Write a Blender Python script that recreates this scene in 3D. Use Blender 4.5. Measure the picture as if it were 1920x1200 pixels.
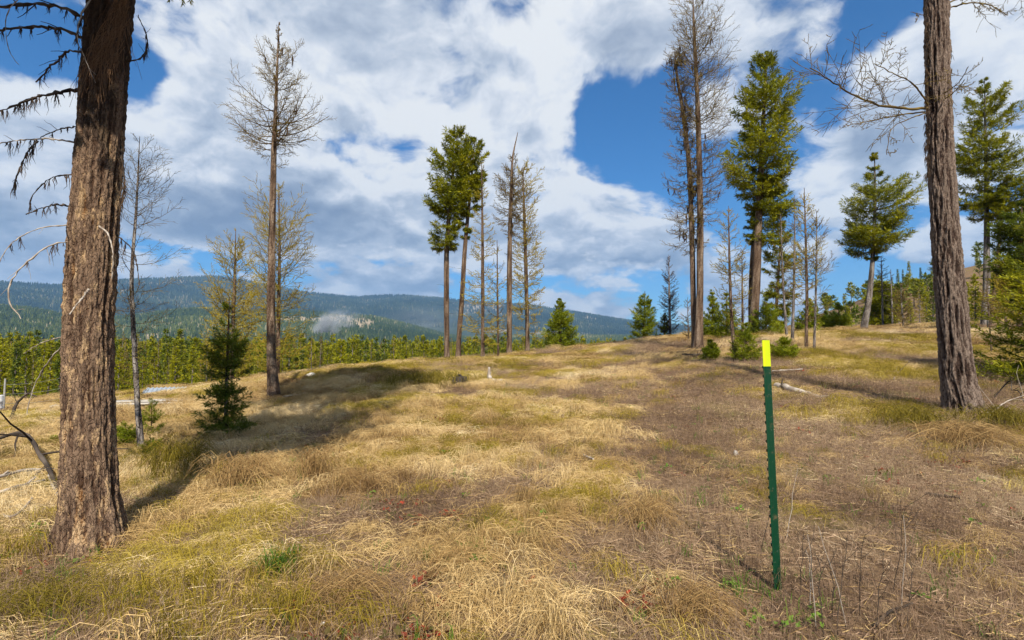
import bpy, math, random
import numpy as np
from mathutils import Vector

# ------------------------------------------------------------------ scene, camera, light
for o in list(bpy.data.objects):
    bpy.data.objects.remove(o)
SC = bpy.context.scene
COL = SC.collection
R = math.radians
rng = np.random.default_rng(11)

CAM_Z = 1.35
PITCH = R(3.5)
FPX = 960.0                       # focal length in pixels of the 1920 x 1200 photograph
cam_d = bpy.data.cameras.new('camera')
cam_d.lens = 18.0
cam_d.sensor_width = 36.0
cam_d.clip_start = 0.05
cam_d.clip_end = 30000
cam = bpy.data.objects.new('camera', cam_d)
COL.objects.link(cam)
cam.location = (0, 0, CAM_Z)
cam.rotation_euler = (math.pi / 2 + PITCH, 0, 0)
SC.camera = cam

SUN_EL = R(44)
SUN_XY = (0.14, -1.0)             # towards the sun, behind the photographer
sl = bpy.data.lights.new('sun', 'SUN')
sl.energy = 5.0
sl.angle = R(0.53)
sl.color = (1.0, 0.92, 0.785)
sun = bpy.data.objects.new('sun', sl)
COL.objects.link(sun)
_k = math.hypot(*SUN_XY)
SUN_DIR = Vector((SUN_XY[0] / _k * math.cos(SUN_EL), SUN_XY[1] / _k * math.cos(SUN_EL), math.sin(SUN_EL)))
sun.rotation_euler = SUN_DIR.to_track_quat('Z', 'Y').to_euler()
sun.location = SUN_DIR * 50

SC.view_settings.view_transform = 'Standard'
SC.view_settings.look = 'None'
SC.view_settings.exposure = 0.84
SC.view_settings.gamma = 1.0
SC.view_settings.use_curve_mapping = False
SC.cycles.max_bounces = 6
SC.cycles.diffuse_bounces = 3
SC.cycles.glossy_bounces = 2
SC.cycles.transmission_bounces = 3
SC.cycles.transparent_max_bounces = 8
SC.cycles.volume_bounces = 0
SC.cycles.use_adaptive_sampling = True
SC.cycles.adaptive_threshold = 0.02
SC.cycles.use_denoising = True
SC.cycles.volume_step_rate = 2.0
SC.cycles.volume_max_steps = 128


def pix_dir(u, v):
    cx = (u - 960) / FPX
    cy = (600 - v) / FPX
    c, s = math.cos(PITCH), math.sin(PITCH)
    return np.array([cx, c - cy * s, s + cy * c])


def at(u, v, Y):
    """world point seen at photo pixel (u, v) that lies Y metres north of the camera"""
    d = pix_dir(u, v)
    return np.array([0, 0, CAM_Z]) + d * (Y / d[1])


# ------------------------------------------------------------------ node helpers
class N:
    def __init__(self, tree):
        self.t = tree
        tree.nodes.clear()

    def n(self, typ, ins=None, **kw):
        nd = self.t.nodes.new(typ)
        for k, v in kw.items():
            setattr(nd, k, v)
        for k, v in (ins or {}).items():
            self.put(nd.inputs[k], v)
        return nd

    def put(self, sock, v):
        if isinstance(v, bpy.types.NodeSocket):
            self.t.links.new(v, sock)
        elif isinstance(v, bpy.types.Node):
            self.t.links.new(v.outputs[0], sock)
        else:
            if sock.type == 'RGBA' and len(v) == 3:
                v = (*v, 1)
            sock.default_value = v

    def m(self, op, a, b=None, c=None, clamp=False):
        nd = self.t.nodes.new('ShaderNodeMath')
        nd.operation = op
        nd.use_clamp = clamp
        for i, x in enumerate((a, b, c)):
            if x is not None:
                self.put(nd.inputs[i], x)
        return nd.outputs[0]

    def vm(self, op, a, b=None, out=0):
        nd = self.t.nodes.new('ShaderNodeVectorMath')
        nd.operation = op
        self.put(nd.inputs[0], a)
        if b is not None:
            self.put(nd.inputs['Scale' if op == 'SCALE' else 1], b)
        return nd.outputs['Value' if op in ('DISTANCE', 'LENGTH', 'DOT_PRODUCT') else 0]

    def noise(self, vec, scale, detail=4, rough=0.55, dist=0.0, color=False):
        nd = self.n('ShaderNodeTexNoise', {'Scale': scale, 'Detail': detail, 'Roughness': rough, 'Distortion': dist})
        if vec is not None:
            self.put(nd.inputs['Vector'], vec)
        return nd.outputs[1 if color else 0]

    def ramp(self, fac, stops, interp='LINEAR'):
        nd = self.t.nodes.new('ShaderNodeValToRGB')
        nd.color_ramp.interpolation = interp
        el = nd.color_ramp.elements
        while len(el) < len(stops):
            el.new(0.5)
        for e, (p, c) in zip(el, stops):
            e.position = p
            e.color = (*c, 1) if not isinstance(c, (int, float)) else (c, c, c, 1)
        self.put(nd.inputs[0], fac)
        return nd.outputs[0]

    def mix(self, fac, a, b, mode='MIX'):
        nd = self.t.nodes.new('ShaderNodeMix')
        nd.data_type = 'RGBA'
        nd.blend_type = mode
        self.put(nd.inputs[0], fac)
        self.put(nd.inputs[6], a)
        self.put(nd.inputs[7], b)
        return nd.outputs[2]

    def smooth(self, x, lo, hi):
        nd = self.n('ShaderNodeMapRange', {'Value': x, 'From Min': lo, 'From Max': hi}, interpolation_type='SMOOTHSTEP')
        return nd.outputs[0]


# ------------------------------------------------------------------ sky
def build_world():
    w = bpy.data.worlds.new('World')
    SC.world = w
    w.use_nodes = True
    w.cycles.sampling_method = 'MANUAL'
    w.cycles.sample_map_resolution = 512
    k = N(w.node_tree)
    out = k.n('ShaderNodeOutputWorld')
    sky = k.n('ShaderNodeTexSky', sky_type='NISHITA', sun_disc=False, sun_elevation=SUN_EL,
              sun_rotation=math.atan2(SUN_XY[0], SUN_XY[1]), altitude=900, air_density=1.0, dust_density=0.2, ozone_density=3.0)
    hs = k.n('ShaderNodeHueSaturation', {'Saturation': 1.34, 'Value': 1.08, 'Color': sky.outputs[0]})
    blue = k.mix(1.0, hs.outputs[0], (0.66, 0.97, 1.10), 'MULTIPLY')
    d = k.n('ShaderNodeTexCoord').outputs['Generated']
    sp = k.n('ShaderNodeSeparateXYZ', {0: d})
    zz = k.m('ADD', k.m('MAXIMUM', sp.outputs[2], 0.0), 0.40)
    p = k.n('ShaderNodeCombineXYZ', {0: k.m('DIVIDE', sp.outputs[0], zz), 1: k.m('DIVIDE', sp.outputs[1], zz), 2: 3.7}).outputs[0]

    def sub(v):
        return k.vm('SUBTRACT', v, (0.5, 0.5, 0.5))

    def cover_of(base, blobs):
        for u, v, s, a, su in blobs:
            c = pix_dir(u, v)
            c = c / np.linalg.norm(c)
            e = k.vm('MULTIPLY', k.vm('SUBTRACT', d, tuple(c)), (1 / su, 1 / su, 1 / s))
            g = k.m('EXPONENT', k.m('MULTIPLY', k.vm('DOT_PRODUCT', e, e), -1.0))
            base = k.m('MULTIPLY_ADD', g, a, base)
        return base
    # the high broken deck
    q = k.vm('ADD', p, k.vm('SCALE', sub(k.noise(p, 2.4, 4, 0.55, color=True)), 0.22))
    det = k.noise(q, 4.2, 11, 0.55)
    sunny = k.noise(k.vm('ADD', q, (0.01, -0.045, 0.0)), 4.2, 11, 0.55)
    big = k.noise(q, 1.6, 2, 0.5)
    cov = cover_of(k.m('ADD', k.m('MULTIPLY', big, 0.45), k.m('MULTIPLY', det, 0.9)), DECK)
    al = k.smooth(cov, 0.62, 0.735)
    thick = k.smooth(cov, 0.66, 1.05)
    sh = k.noise(k.vm('ADD', q, (4.0, 1.0, 2.0)), 3.6, 7, 0.56)
    b = k.m('MULTIPLY_ADD', thick, -0.36, 1.02)
    b = k.m('MULTIPLY_ADD', k.m('SUBTRACT', det, sunny), 2.6, b)
    b = k.m('MULTIPLY_ADD', k.m('SUBTRACT', sh, 0.5), 1.9, b)
    b = cover_of(b, GREY)
    RAMP = [(0.0, (2.5, 3.1, 4.3)), (0.35, (3.7, 4.35, 5.5)), (0.65, (5.9, 6.5, 7.5)), (0.9, (8.8, 9.1, 9.6)), (1.0, (9.9, 10.0, 10.0))]
    c1 = k.ramp(k.m('MINIMUM', k.m('MAXIMUM', b, 0.0), 1.0), RAMP)
    col = k.mix(al, blue, k.mix(1.0, c1, (CLOUD_GAIN,) * 3, 'MULTIPLY'))
    # heaped cumulus low over the hills
    dm = k.vm('MULTIPLY', d, (1.0, 1.0, 1.9))
    dw = k.vm('ADD', dm, k.vm('SCALE', sub(k.noise(dm, 7.0, 4, 0.6, color=True)), 0.06))
    n0 = k.noise(dw, 5.2, 10, 0.56)
    n1 = k.noise(k.vm('ADD', dw, (0.0, 0.0, 0.055)), 5.2, 10, 0.56)
    low = k.smooth(sp.outputs[2], 0.42, 0.16)
    cv2 = cover_of(k.m('MULTIPLY_ADD', low, 0.24, k.m('SUBTRACT', n0, 0.20)), HEAP)
    a2 = k.smooth(cv2, 0.52, 0.60)
    b2 = k.m('MULTIPLY_ADD', k.m('SUBTRACT', n0, n1), 3.6, 0.66)
    b2 = k.m('MULTIPLY_ADD', k.smooth(cv2, 0.55, 0.80), -0.10, b2)
    c2 = k.ramp(k.m('MINIMUM', k.m('MAXIMUM', b2, 0.0), 1.0), RAMP)
    col = k.mix(k.m('MULTIPLY', a2, low), col, k.mix(1.0, c2, (CLOUD_GAIN,) * 3, 'MULTIPLY'))
    # below the horizon the sky is never seen: plain dim ground colour
    col = k.mix(k.smooth(sp.outputs[2], -0.02, -0.06), col, (1.2, 1.0, 0.7))
    k.put(out.inputs[0], k.n('ShaderNodeBackground', {'Color': col, 'Strength': 0.06}))


CLOUD_GAIN = 0.86
DECK = [  # u, v (photo pixel of the direction), vertical size, amount, horizontal size
    (40, 110, 0.12, -0.20, 0.10), (265, 145, 0.04, -0.22, 0.04), (330, 250, 0.12, 0.12, 0.12), (80, 260, 0.06, 0.10, 0.12),
    (1130, 250, 0.06, -0.26, 0.055), (1220, 320, 0.055, -0.20, 0.07), (1490, 150, 0.05, -0.16, 0.07), (1640, 60, 0.05, -0.16, 0.07),
    (1240, 190, 0.06, -0.14, 0.06), (1570, 220, 0.05, -0.08, 0.06),
    (1640, 500, 0.12, -0.22, 0.20), (1330, 400, 0.06, -0.14, 0.12), (330, 480, 0.025, -0.2, 0.12), (700, 505, 0.025, -0.25, 0.2), (300, 390, 0.06, 0.16, 0.2), (750, 440, 0.05, 0.16, 0.3), (1000, 490, 0.04, 0.12, 0.1), (1150, 560, 0.04, -0.20, 0.3),
    (600, 180, 0.22, 0.18, 0.40), (950, 100, 0.15, 0.14, 0.25), (450, 370, 0.07, 0.20, 0.25), (960, 420, 0.08, 0.14, 0.18),
    (1400, 20, 0.09, 0.20, 0.16), (1690, 120, 0.06, 0.13, 0.06), (1850, 200, 0.12, 0.04, 0.12), (1700, 330, 0.06, 0.07, 0.15), (1400, 210, 0.04, 0.13, 0.06), (1620, 280, 0.05, 0.12, 0.08), (1850, 60, 0.06, 0.02, 0.08), (1225, 250, 0.025, 0.14, 0.035),
]
GREY = [
    (1700, 330, 0.10, -0.22, 0.20), (1850, 150, 0.10, -0.18, 0.12), (900, 240, 0.06, -0.12, 0.10),  # where the deck is thicker (-) or catches the sun (+)
    (700, 60, 0.11, -0.30, 0.32), (480, 400, 0.07, -0.50, 0.24), (640, 300, 0.07, -0.15, 0.16), (330, 200, 0.10, 0.10, 0.12), (1000, 160, 0.16, 0.15, 0.16), (1080, 330, 0.08, 0.20, 0.10),
    (760, 380, 0.05, 0.12, 0.10), (1420, 60, 0.05, -0.12, 0.1),
]
HEAP = [
    (620, 535, 0.05, 0.12, 0.10), (780, 540, 0.04, 0.12, 0.10), (1130, 470, 0.06, 0.16, 0.13), (1250, 440, 0.06, 0.06, 0.06), (1565, 425, 0.05, 0.20, 0.045), (1500, 540, 0.05, 0.06, 0.10),
    (420, 470, 0.04, 0.05, 0.07), (130, 500, 0.06, 0.12, 0.12), (1090, 590, 0.03, 0.14, 0.10), (300, 480, 0.04, -0.10, 0.04), (1350, 560, 0.06, 0.08, 0.08),
    (1640, 480, 0.10, -0.16, 0.05), (900, 500, 0.02, -0.06, 0.10), (850, 300, 0.1, -0.2, 0.5), (1400, 300, 0.08, -0.2, 0.4),
]
build_world()

# ------------------------------------------------------------------ numpy noise
_perm = np.random.default_rng(5).permutation(256)
_perm = np.concatenate([_perm, _perm, _perm])
_grad = np.random.default_rng(6).normal(size=(256, 3))
_grad /= np.linalg.norm(_grad, axis=1)[:, None]


def perlin(x, y, z=0.0):
    x, y, z = np.broadcast_arrays(np.asarray(x, float), np.asarray(y, float), np.asarray(z, float))
    xi, yi, zi = np.floor(x).astype(int), np.floor(y).astype(int), np.floor(z).astype(int)
    xf, yf, zf = x - xi, y - yi, z - zi
    xi &= 255
    yi &= 255
    zi &= 255
    f = lambda t: t * t * t * (t * (t * 6 - 15) + 10)
    u, v, w = f(xf), f(yf), f(zf)
    res = 0
    for dx in (0, 1):
        for dy in (0, 1):
            for dz in (0, 1):
                h = _perm[_perm[_perm[(xi + dx) & 255] + ((yi + dy) & 255)] + ((zi + dz) & 255)]
                g = _grad[h]
                dot = g[..., 0] * (xf - dx) + g[..., 1] * (yf - dy) + g[..., 2] * (zf - dz)
                res = res + dot * (u if dx else 1 - u) * (v if dy else 1 - v) * (w if dz else 1 - w)
    return res


def fbm(x, y, z=0.0, o=4, g=0.5):
    r, a, f = 0, 1.0, 1.0
    for i in range(o):
        r = r + a * perlin(np.asarray(x) * f + 17.3 * i, np.asarray(y) * f + 5.1 * i, np.asarray(z) * f)
        a *= g
        f *= 2.03
    return r


def sstep(x, a, b):
    t = np.clip((np.asarray(x, float) - a) / (b - a), 0, 1)
    return t * t * (3 - 2 * t)


# ------------------------------------------------------------------ terrain heights
_px = [  # photo pixel of a spot on the ground, and how far north it lies
    (960, 1200, 2.48), (0, 1200, 2.52), (1920, 1200, 2.42), (1452, 1105, 2.98), (175, 1030, 3.9), (30, 1000, 4.1),
    (262, 845, 8.3), (425, 832, 9.0), (512, 745, 14), (600, 703, 17), (700, 690, 20), (838, 676, 27), (905, 674, 27), (955, 667, 29),
    (1050, 656, 33), (1140, 648, 35), (1207, 640, 39), (1257, 636, 40), (1310, 656, 21.5), (1413, 628, 27), (1380, 676, 16.5),
    (1500, 652, 19.5), (1625, 620, 31), (1810, 772, 8.4), (1850, 612, 29), (1920, 606, 33), (1700, 616, 38),
    (960, 900, 5.2), (960, 780, 9.6), (960, 720, 15), (1200, 685, 18.5), (1400, 705, 13), (1400, 800, 8.1), (1650, 850, 6.3),
    (700, 850, 6.6), (700, 770, 10.3), (1920, 900, 5.3), (1920, 740, 10.5), (1650, 690, 14), (1700, 650, 20), (560, 800, 9.4),
    (400, 960, 4.6), (0, 800, 11), (60, 756, 23), (300, 748, 22), (400, 722, 28), (100, 860, 7.5)]
_cp = [at(*q) for q in _px]
_cp += [np.array(q, float) for q in [
    (0, -8, 0.0), (-15, -6, -0.6), (15, -6, 0.2), (0, -30, -0.5), (-40, -30, -3), (40, -30, 1), (-30, 0, -1.6), (30, 3, 1.2), (45, 20, 2.6),
    (-45, 30, -2.6), (-30, 36, -2.1), (-20, 42, -2.6), (-60, 60, -5), (-40, 62, -5), (-15, 60, -5), (-5, 45, -1.2), (3, 52, -0.8), (8, 66, -2.6), (-5, 85, -7),
    (18, 85, -3), (25, 60, 2.0), (35, 75, 2.2), (30, 110, -4), (50, 60, 4.0), (75, 60, 5.0), (70, 95, 4.0), (-80, 100, -8), (-30, 110, -8.5),
    (0, 130, -9), (60, 140, 1.0), (110, 100, 6.0), (120, 40, 6), (-100, 20, -7), (-90, -40, -6), (90, -40, 4),
    (-120, 170, -9), (0, 200, -9.5), (100, 200, -4), (-220, 60, -9), (-200, -100, -9), (0, -150, -6), (200, -80, 3), (220, 100, 5), (150, 250, -6)]]
_cp = np.array(_cp)


def _tps(r2):
    return np.where(r2 > 0, 0.5 * r2 * np.log(np.maximum(r2, 1e-12)), 0)


def _fit():
    X = _cp[:, :2]
    n = len(X)
    d2 = ((X[:, None] - X[None]) ** 2).sum(-1)
    A = np.zeros((n + 3, n + 3))
    A[:n, :n] = _tps(d2) + np.eye(n) * 0.3
    A[:n, n] = 1
    A[:n, n + 1:] = X
    A[n:, :n] = A[:n, n:].T
    b = np.zeros(n + 3)
    b[:n] = _cp[:, 2]
    return np.linalg.solve(A, b)


_tw = _fit()


def height(x, y):
    x, y = np.broadcast_arrays(np.asarray(x, float), np.asarray(y, float))
    sh = x.shape
    x, y = x.ravel(), y.ravel()
    z = np.full(x.shape, -9.5)
    rr = np.hypot(x - 20, y - 40)
    near = rr < 300
    if near.any():
        a, b = x[near], y[near]
        h = _tw[-3] + _tw[-2] * a + _tw[-1] * b
        for i in range(len(_cp)):
            h = h + _tw[i] * _tps((a - _cp[i, 0]) ** 2 + (b - _cp[i, 1]) ** 2)
        w = sstep(rr[near], 180, 300)
        z[near] = np.clip(h, -12, 12) * (1 - w) - 9.5 * w
    z = z + 27 * np.exp(-((x - 158) / 68) ** 2 - ((y - 158) / 75) ** 2)
    dd = np.hypot(x, y - 5)
    z = z + 0.075 * fbm(x * 0.9, y * 0.9, 2.2, 3) * sstep(dd, 1.5, 6) + 0.035 * fbm(x * 2.7, y * 2.7, 7.7, 2)
    z = z + 1.2 * fbm(x * 0.02, y * 0.02, 4.4, 2) * sstep(dd, 70, 200)
    return z.reshape(sh)


def hz(x, y):
    return float(height(x, y))


def ground_at(u, v):
    """the spot of the ground that the photo shows at pixel (u, v)"""
    d = pix_dir(u, v)
    t = np.concatenate([np.arange(1.5, 60, 0.04), np.arange(60, 400, 0.5)])
    z = CAM_Z + d[2] * t
    h = height(d[0] * t, d[1] * t)
    i = int(np.argmax(z < h))
    if i == 0:
        i = len(t) - 1
    return np.array([d[0] * t[i], d[1] * t[i], h[i]])


# ------------------------------------------------------------------ mesh helpers
def mesh_arr(name, v, f, attrs=None, smooth=False):
    """v (n,3), f list of (m,3)/(m,4) arrays"""
    if not isinstance(f, (list, tuple)):
        f = [f]
    f = [np.asarray(a, np.int32) for a in f if len(a)]
    me = bpy.data.meshes.new(name)
    v = np.asarray(v, np.float32)
    me.vertices.add(len(v))
    me.vertices.foreach_set('co', v.ravel())
    li = np.concatenate([a.ravel() for a in f])
    tot = np.concatenate([np.full(len(a), a.shape[1], np.int32) for a in f])
    st = np.concatenate([[0], np.cumsum(tot)[:-1]]).astype(np.int32)
    me.loops.add(len(li))
    me.loops.foreach_set('vertex_index', li)
    me.polygons.add(len(tot))
    me.polygons.foreach_set('loop_start', st)
    me.polygons.foreach_set('loop_total', tot)
    if smooth:
        me.polygons.foreach_set('use_smooth', np.ones(len(tot), bool))
    for k, a in (attrs or {}).items():
        a = np.asarray(a, np.float32)
        if a.ndim == 1:
            at_ = me.attributes.new(k, 'FLOAT', 'POINT')
            at_.data.foreach_set('value', a)
        else:
            at_ = me.attributes.new(k, 'FLOAT_VECTOR', 'POINT')
            at_.data.foreach_set('vector', a.ravel())
    me.update(calc_edges=True)
    me.validate()
    return me


def obj(name, me, mat=None, parent=None, loc=None):
    o = bpy.data.objects.new(name, me)
    COL.objects.link(o)
    if mat is not None and not me.materials:
        me.materials.append(mat)
    if parent is not None:
        o.parent = parent
    if loc is not None:
        o.location = tuple(loc)
    return o


def tag(o, label=None, cat=None, group=None, kind=None):
    if label:
        o['label'] = label
    if cat:
        o['category'] = cat
    if group:
        o['group'] = group
    if kind:
        o['kind'] = kind
    return o


def thing(name, loc, label, cat, group=None, rz=0.0):
    o = bpy.data.objects.new(name, None)
    o.empty_display_size = 0.2
    COL.objects.link(o)
    o.location = tuple(loc)
    o.rotation_euler = (0, 0, rz)
    return tag(o, label, cat, group)


def copy_tree(o, parent=None):
    c = o.copy()
    COL.objects.link(c)
    c.parent = parent
    for ch in list(o.children):
        copy_tree(ch, c)
    return c


class MB:
    """collects arrays of vertices and faces into one mesh"""
    def __init__(self):
        self.v, self.q, self.t, self.a, self.n = [], [], [], [], 0

    def add(self, v, f, tint=0.5):
        v = np.asarray(v, float).reshape(-1, 3)
        f = np.asarray(f, int)
        if len(f) == 0:
            return self
        (self.q if f.shape[1] == 4 else self.t).append(f + self.n)
        self.v.append(v)
        self.a.append(np.broadcast_to(np.asarray(tint, float), (len(v),)))
        self.n += len(v)
        return self

    def mesh(self, name, smooth=False):
        fs = []
        if self.q:
            fs.append(np.concatenate(self.q))
        if self.t:
            fs.append(np.concatenate(self.t))
        return mesh_arr(name, np.concatenate(self.v), fs, {'tint': np.concatenate(self.a)}, smooth)


def norm(a):
    return a / np.maximum(np.linalg.norm(a, axis=-1, keepdims=True), 1e-9)


def tubes(P, Rd, S=3, cap=False):
    """P (N,K,3) paths, Rd (N,K) radii -> verts, quads"""
    P = np.asarray(P, float)
    Rd = np.asarray(Rd, float)
    Nn, K, _ = P.shape
    T = np.gradient(P, axis=1)
    T = norm(T)
    ref = np.zeros((Nn, 1, 3))
    ax = np.abs(norm(P[:, -1] - P[:, 0]))
    ref[np.arange(Nn), 0, np.argmin(ax, axis=1)] = 1
    U = norm(np.cross(T, np.broadcast_to(ref, T.shape)))
    V = np.cross(T, U)
    an = np.arange(S) / S * 2 * np.pi
    v = P[:, :, None] + Rd[:, :, None, None] * (np.cos(an)[None, None, :, None] * U[:, :, None] + np.sin(an)[None, None, :, None] * V[:, :, None])
    base = (np.arange(Nn) * K * S)[:, None, None] + (np.arange(K - 1) * S)[None, :, None]
    s = np.arange(S)[None, None]
    s2 = (s + 1) % S
    q = np.stack([base + s, base + s2, base + S + s2, base + S + s], -1).reshape(-1, 4)
    return v.reshape(-1, 3), q


def box_arr(lo, hi):
    x0, y0, z0 = lo
    x1, y1, z1 = hi
    v = [(x0, y0, z0), (x1, y0, z0), (x1, y1, z0), (x0, y1, z0), (x0, y0, z1), (x1, y0, z1), (x1, y1, z1), (x0, y1, z1)]
    f = [(0, 3, 2, 1), (4, 5, 6, 7), (0, 1, 5, 4), (1, 2, 6, 5), (2, 3, 7, 6), (3, 0, 4, 7)]
    return np.array(v, float), np.array(f)


def tint_at(P, S):
    return np.repeat(np.asarray(P).ravel(), S)


# ------------------------------------------------------------------ materials
def material(name, build):
    m = bpy.data.materials.new(name)
    m.use_nodes = True
    k = N(m.node_tree)
    out = k.n('ShaderNodeOutputMaterial')
    r = build(k, out)
    if r is not None:
        k.put(out.inputs[0], r)
    return m


def pbsdf(k, col, rough=0.85, spec=0.25, bump=None, bs=0.5, bd=0.02, **kw):
    b = k.n('ShaderNodeBsdfPrincipled', {'Base Color': col, 'Roughness': rough})
    b.inputs['Specular IOR Level'].default_value = spec
    if bump is not None:
        bn = k.n('ShaderNodeBump', {'Height': bump, 'Strength': bs, 'Distance': bd})
        k.put(b.inputs['Normal'], bn.outputs[0])
    return b


def attr(k, name, typ='GEOMETRY'):
    return k.n('ShaderNodeAttribute', attribute_name=name, attribute_type=typ)


def objpos(k):
    return k.n('ShaderNodeNewGeometry').outputs['Position']


def leaf_shader(k, col, tr=0.3, rough=0.6):
    """thin leaf: diffuse front, some light through it"""
    d = pbsdf(k, col, rough, 0.2)
    t = k.n('ShaderNodeBsdfTranslucent', {'Color': col})
    return k.n('ShaderNodeMixShader', {0: tr, 1: d.outputs[0], 2: t.outputs[0]})


def grass_mat(name, stops, tr=0.12, sat=None):
    def b(k, out):
        t = attr(k, 'tint').outputs['Fac']
        i = attr(k, 'itint', 'INSTANCER').outputs['Fac']
        f = k.m('ADD', k.m('MULTIPLY', t, 0.55), k.m('MULTIPLY', i, 0.55), clamp=True)
        return leaf_shader(k, k.ramp(f, stops), tr, 0.7)
    return material(name, b)


def foliage_mat(name, stops, tr=0.28):
    def b(k, out):
        t = attr(k, 'tint').outputs['Fac']
        n = k.noise(objpos(k), 1.7, 3)
        f = k.m('ADD', k.m('MULTIPLY', t, 0.7), k.m('MULTIPLY', n, 0.6))
        f = k.m('SUBTRACT', f, 0.15, clamp=True)
        return leaf_shader(k, k.ramp(f, stops), tr, 0.55)
    return material(name, b)


def ground_build(k, out):
    p = objpos(k)
    n1 = k.noise(p, 0.55, 5, 0.6)
    n2 = k.noise(p, 6.0, 6, 0.65)
    n3 = k.noise(p, 38.0, 4, 0.7)
    straw = k.ramp(n2, [(0.25, (0.050, 0.030, 0.017)), (0.45, (0.14, 0.088, 0.048)), (0.6, (0.25, 0.165, 0.09)), (0.8, (0.36, 0.25, 0.14))])
    olive = k.ramp(n2, [(0.3, (0.10, 0.085, 0.02)), (0.7, (0.26, 0.22, 0.06))])
    col = k.mix(k.smooth(n1, 0.52, 0.66), straw, olive)
    col = k.mix(k.m('MULTIPLY', k.smooth(n3, 0.42, 0.6), 0.55), col, (0.09, 0.058, 0.04))
    return pbsdf(k, col, 0.95, 0.1, k.m('ADD', n2, n3), 0.8, 0.03)


M = {}
M['ground'] = material('matted_soil', ground_build)


def mountain_build(k, out):
    p = objpos(k)
    n1 = k.noise(p, 0.004, 5, 0.6)
    n2 = k.noise(p, 0.03, 4, 0.6)
    c = k.ramp(n2, [(0.3, (0.018, 0.028, 0.016)), (0.55, (0.032, 0.045, 0.02)), (0.75, (0.07, 0.07, 0.038))])
    bald = k.ramp(n2, [(0.3, (0.20, 0.16, 0.10)), (0.7, (0.36, 0.29, 0.20))])
    a = attr(k, 'bald').outputs['Fac']
    col = k.mix(a, c, bald)
    return pbsdf(k, col, 0.95, 0.1, n2, 0.6, 6.0)


M['mountain'] = material('forested_slope', mountain_build)


def bark_mat(name, deep, mid, top, pale, sc=1.0, warm=None, crack=0.22, mossy=None):
    def b(k, out):
        h = attr(k, 'tint').outputs['Fac']
        p = k.n('ShaderNodeTexCoord').outputs['Object']
        w = k.vm('SCALE', k.vm('SUBTRACT', k.noise(p, 9 * sc, 3, color=True), (0.5, 0.5, 0.5)), 0.08 / sc)
        pw = k.vm('ADD', p, w)
        st = k.n('ShaderNodeMapping', {'Vector': pw, 'Scale': (1, 1, 0.30)}).outputs[0]
        n = k.noise(st, 22 * sc, 6, 0.7)
        n2 = k.noise(p, 60 * sc, 4, 0.75)
        vo = k.n('ShaderNodeTexVoronoi', {'Vector': st, 'Scale': 40 * sc, 'Randomness': 1.0}, feature='DISTANCE_TO_EDGE')
        ck = k.smooth(vo.outputs['Distance'], 0.0, 0.10)
        f = k.m('ADD', h, k.m('MULTIPLY', k.m('SUBTRACT', n, 0.5), 0.7))
        f = k.m('ADD', f, k.m('MULTIPLY', k.m('SUBTRACT', ck, 0.8), crack))
        col = k.ramp(f, [(0.10, deep), (0.34, mid), (0.62, top), (0.98, pale)])
        if warm:
            wn = k.noise(st, 11 * sc, 4, 0.65)
            col = k.mix(k.m('MULTIPLY', k.smooth(wn, 0.52, 0.62), 0.85), col, k.ramp(k.m('ADD', n2, k.m('MULTIPLY', k.m('SUBTRACT', f, 0.5), 0.8)), [(0.2, deep), (0.45, warm), (0.75, (0.46, 0.31, 0.17))]))
        col = k.mix(k.m('MULTIPLY', k.smooth(n2, 0.56, 0.72), 0.55), col, pale)
        col = k.mix(k.m('MULTIPLY', k.smooth(n2, 0.46, 0.36), 0.65), col, deep)
        if mossy:       # black lichen crust on the upper bole
            zc = k.n('ShaderNodeSeparateXYZ', {0: p}).outputs[2]
            mk_ = k.m('ADD', k.m('MULTIPLY', k.smooth(zc, mossy[0], mossy[1]), 0.42), k.noise(st, 7, 4, 0.6))
            col = k.mix(k.m('MULTIPLY', k.smooth(mk_, 0.66, 0.84), 0.85), col, k.mix(n2, (0.008, 0.006, 0.005), (0.075, 0.050, 0.036)))
        hh = k.m('ADD', k.m('ADD', n, n2), ck)
        return pbsdf(k, col, 0.92, 0.12, hh, 0.9, 0.014 / sc)
    return material(name, b)


M['fir_bark'] = bark_mat('furrowed_fir_bark', (0.010, 0.005, 0.003), (0.052, 0.025, 0.012), (0.088, 0.052, 0.034), (0.21, 0.138, 0.09), 1.25, (0.22, 0.10, 0.034), 0.12, (1.9, 4.2))
M['larch_bark'] = bark_mat('plated_larch_bark', (0.006, 0.004, 0.003), (0.026, 0.015, 0.011), (0.070, 0.044, 0.034), (0.22, 0.165, 0.13), 1.0, None, 0.15)
M['thin_bark'] = bark_mat('scaly_bark', (0.035, 0.022, 0.015), (0.095, 0.058, 0.037), (0.165, 0.112, 0.076), (0.28, 0.21, 0.15), 0.55)
M['grey_bark'] = bark_mat('grey_scaly_bark', (0.04, 0.032, 0.028), (0.11, 0.09, 0.075), (0.20, 0.17, 0.15), (0.32, 0.29, 0.26), 0.45)


def twig_mat(name, stops):
    def b(k, out):
        t = attr(k, 'tint').outputs['Fac']
        n = k.noise(objpos(k), 3.0, 3)
        f = k.m('ADD', k.m('MULTIPLY', t, 0.8), k.m('MULTIPLY', k.m('SUBTRACT', n, 0.5), 0.6), clamp=True)
        return pbsdf(k, k.ramp(f, stops), 0.85, 0.15)
    return material(name, b)


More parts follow.
